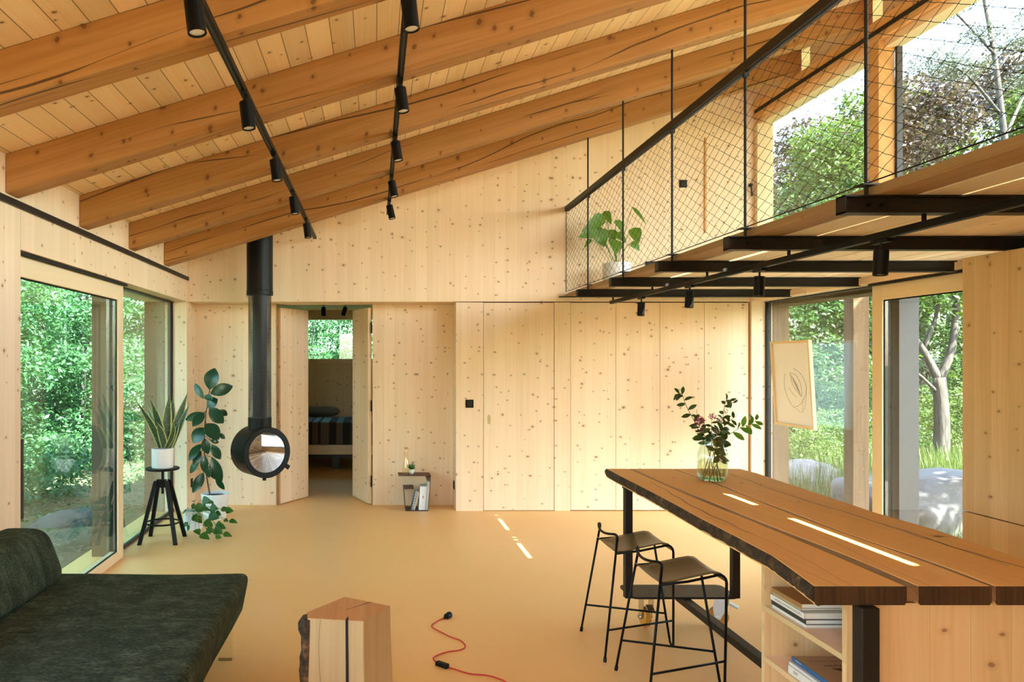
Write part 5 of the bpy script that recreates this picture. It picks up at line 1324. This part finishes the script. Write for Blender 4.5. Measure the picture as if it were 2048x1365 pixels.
def boulder(nm, c, s, seed, lab):
    import bmesh
    bm = bmesh.new(); bmesh.ops.create_icosphere(bm, subdivisions=4, radius=1); r_ = random.Random(seed); ph = [r_.uniform(0, 6) for _ in range(9)]
    for v in bm.verts:
        p = v.co.copy(); q = Vector([math.copysign(abs(a)**.62, a) for a in p])
        k = 1+.10*math.sin(p.x*3+ph[0])*math.sin(p.y*2.6+ph[1])+.06*math.sin(p.z*5+ph[2]+p.x*4)+.03*math.sin(p.x*11+ph[3])*math.sin(p.y*10+ph[4]+p.z*8)
        v.co = Vector((q.x*s[0], q.y*s[1], q.z*s[2]+.12*s[2]*q.x))*k
    me = bpy.data.meshes.new(nm); bm.to_mesh(me); bm.free(); me.materials.append(M['rock']); me.polygons.foreach_set('use_smooth', [True]*len(me.polygons))
    o = bpy.data.objects.new(nm, me); C.objects.link(o); o.location = c; o.rotation_euler = (0, 0, r_.uniform(-.3, .3)); return tag(o, lab, 'boulder')
boulder('boulder', (5.8, 8.0, -.12), (.68, .75, .46), 3, 'big pale granite boulder outside the right window pane')
boulder('boulder', (5.75, 10.3, -.25), (.60, .5, .40), 9, 'pale boulder behind the fixed pane, left of the weathered post')
boulder('boulder', (-3.1, 7.5, -.2), (.32, .3, .22), 12, 'low flat rock outside the fixed left window pane')
boulder('boulder', (-3.25, 6.6, -.22), (.3, .35, .18), 14, 'low flat rock outside the sliding left window pane')
# grass tufts as uncountable stuff
rg = np.random.default_rng(4); V = []; Fc = []; i0 = 0
for k in range(14000):
    while True:
        x, y = rg.uniform(4.6, 13), rg.uniform(6.5, 15)
        if .5 < x/y < .85 and not (abs(x-5.75) < .6 and abs(y-8) < .6): break
    z = zr(x, y)-.02; h = rg.uniform(.14, .55)*(1.0 if y > 9.2 else .6); a = rg.uniform(0, 6.28); ln = rg.uniform(.02, .14); w_ = .006
    dx, dy_ = math.cos(a), math.sin(a)
    V += [(x-dy_*w_, y+dx*w_, z), (x+dy_*w_, y-dx*w_, z), (x+dx*ln*.4+dy_*w_*.7, y+dy_*ln*.4-dx*w_*.7, z+h*.65), (x+dx*ln*.4-dy_*w_*.7, y+dy_*ln*.4+dx*w_*.7, z+h*.65), (x+dx*ln, y+dy_*ln, z+h)]
    Fc += [(i0, i0+1, i0+2, i0+3), (i0+3, i0+2, i0+4)]; i0 += 5
me = bpy.data.meshes.new('grass'); me.from_pydata(V, [], Fc); me.materials.append(M['grass']); o = bpy.data.objects.new('grass', me); C.objects.link(o)
tag(o, 'tall sunlit grass growing around the boulders outside the right window', 'grass', None, 'stuff')
# low litter plants on the left
me = foliage_mesh('ground_leaves', [(-3.4, 6.5, -.12, .9, 2.2, .10), (-3.0, 8.5, -.12, .7, 1.5, .12), (-3.3, 11, -.1, .6, 2, .12), (-4.0, 9, 0.1, .7, 3, .3)], 3500, .06, M['hedge'], 31, shell=.05, flat=.2)
o = bpy.data.objects.new('ground_leaves', me); C.objects.link(o); tag(o, 'low leafy ground cover outside the left window', 'ground cover', None, 'stuff')
# distant trees seen through the upper windows
def blobs_tree(seed, h, w_, n=12):
    r_ = random.Random(seed); out = []
    for i in range(n):
        z = h*(.34+.6*i/(n-1)); k = math.sin(math.pi*(.25+.7*i/(n-1)))
        for q in range(2): out.append((r_.uniform(-.55, .55)*w_*k, r_.uniform(-.55, .55)*w_*k, z, w_*.34, w_*.34, h*.075))
    return out
tt = trunk_mesh('tree_trunk', [([(0, 0, -.2), (.1, 0, 3), (0, .1, 7.5)], .22, .05), ([(.05, 0, 2.8), (.9, .3, 4.6), (1.4, .5, 6.2)], .10, .03), ([(.05, 0, 3.2), (-.9, -.3, 4.8), (-1.5, -.2, 6.4)], .10, .03)])
tg = [foliage_mesh('tree_foliage', blobs_tree(40, 9, 3.4), 16000, .17, M['leafl'], 40, flat=.6), foliage_mesh('tree_foliage', blobs_tree(41, 9, 3.4), 16000, .17, M['leafc'], 41, flat=.6)]
TS = [(15.6, 21.5, 1, 1.02), (12.6, 20.5, 0, .88), (18.4, 20.5, 0, .92), (14.2, 24.5, 1, 1.0), (20.5, 23.5, 1, 1.15), (17.2, 26, 0, 1.12), (11.4, 23.5, 1, .85), (23, 22, 0, 1.0), (21.5, 28, 1, 1.2)]
for i, (x, y, k, sc) in enumerate(TS):
    plant_tree('distant_tree', tg[k], tt, (x, y, zr(x, y)-.1), i*.8, sc, ('copper-leaved' if k else 'light green')+' tree seen through the upper windows, '+['left of the timber post', 'far left, low behind the net', 'right of the timber post', 'behind the others at the left', 'tall one at the right edge', 'behind the light green one at right', 'farthest left, by the loft hatch', 'outermost on the right', 'farthest one at the back right'][i], 'tree', 'trees beyond the upper windows')
pt = trunk_mesh('pine_trunk', [([(0, 0, -.2), (.2, 0, 5), (-.3, 0, 9), (-.6, .2, 11.5)], .13, .03), ([(0, 0, 7.5), (1.2, .2, 9), (2.2, .3, 9.6)], .045, .012), ([(-.1, 0, 8), (-1.5, 0, 9.0), (-2.8, 0, 9.2)], .045, .012), ([(-.3, 0, 9.2), (.8, 0, 10.4), (1.6, .1, 11)], .035, .01), ([(-.4, 0, 9.6), (-1.5, .2, 10.6), (-2.2, .2, 10.8)], .035, .01)])
pn = foliage_mesh('pine_needles', [(2, .2, 9.6, .9, .8, .3), (1.1, .2, 9.1, .7, .7, .25), (-2.5, 0, 9.2, .9, .8, .3), (-1.6, 0, 9.1, .7, .7, .25), (1.4, 0, 10.9, .8, .7, .3), (-2, .2, 10.7, .8, .7, .3), (-.6, .2, 11.5, .9, .8, .4), (.3, 0, 10.0, .6, .6, .25), (-.9, 0, 10.1, .6, .6, .25)], 9000, .11, M['needle'], 55, shell=.1, asp=.25)
plant_tree('pine_tree', pn, pt, (15.3, 18.2, 0), .3, .93, 'sparse dark pine crown against the sky in the upper right window', 'tree')
sh_f = foliage_mesh('added_shade_foliage', [(0, 0, 6.1, 1.5, 2.4, 1.5), (.2, .6, 7.0, 1.2, 1.8, 1.0), (.3, -1, 5.6, 1.2, 1.6, 1.0), (.2, 1.6, 5.4, 1.1, 1.2, .9)], 9000, .2, M['leaf'], 77, shell=.15)
plant_tree('added_shade_tree', sh_f, tt, (6.75, 2.6, -.25), 0, 1.0, 'leafy tree added out of view to shade the right windows', 'tree')  # unseen tree, added to keep direct sun off the right windows
sh_g = foliage_mesh('added_shade_foliage', [(0, 0, 5.5, 1.7, 2.3, 1.2), (.2, .6, 6.3, 1.3, 1.7, .8), (.1, -1, 5.0, 1.2, 1.3, .8), (-.2, 1.5, 5.2, 1.0, 1.0, .7)], 8000, .2, M['leaf'], 78, shell=.15)
plant_tree('added_shade_tree', sh_g, tt, (8.5, 5.3, -.25), 1.0, 1.0, 'leafy tree added out of view to shade the boulder', 'tree')  # second unseen tree, added to put the boulders in shade
# weathered post outside the right window
tag(MB().box(4.73, 4.89, 7.42, 7.57, -.3, 2.20).build('verandah_post', M['post'], bevel=.006), 'weathered brown timber post standing outside the right window', 'post')
struct(MB().box(4.03, 4.26, WY0, WY1+.3, 2.085, 2.20).build('trim_5', M['post']))
struct(MB().box(4.26, 4.95, 7.40, 7.60, 2.2005, 2.33).build('trim_6', M['post']))
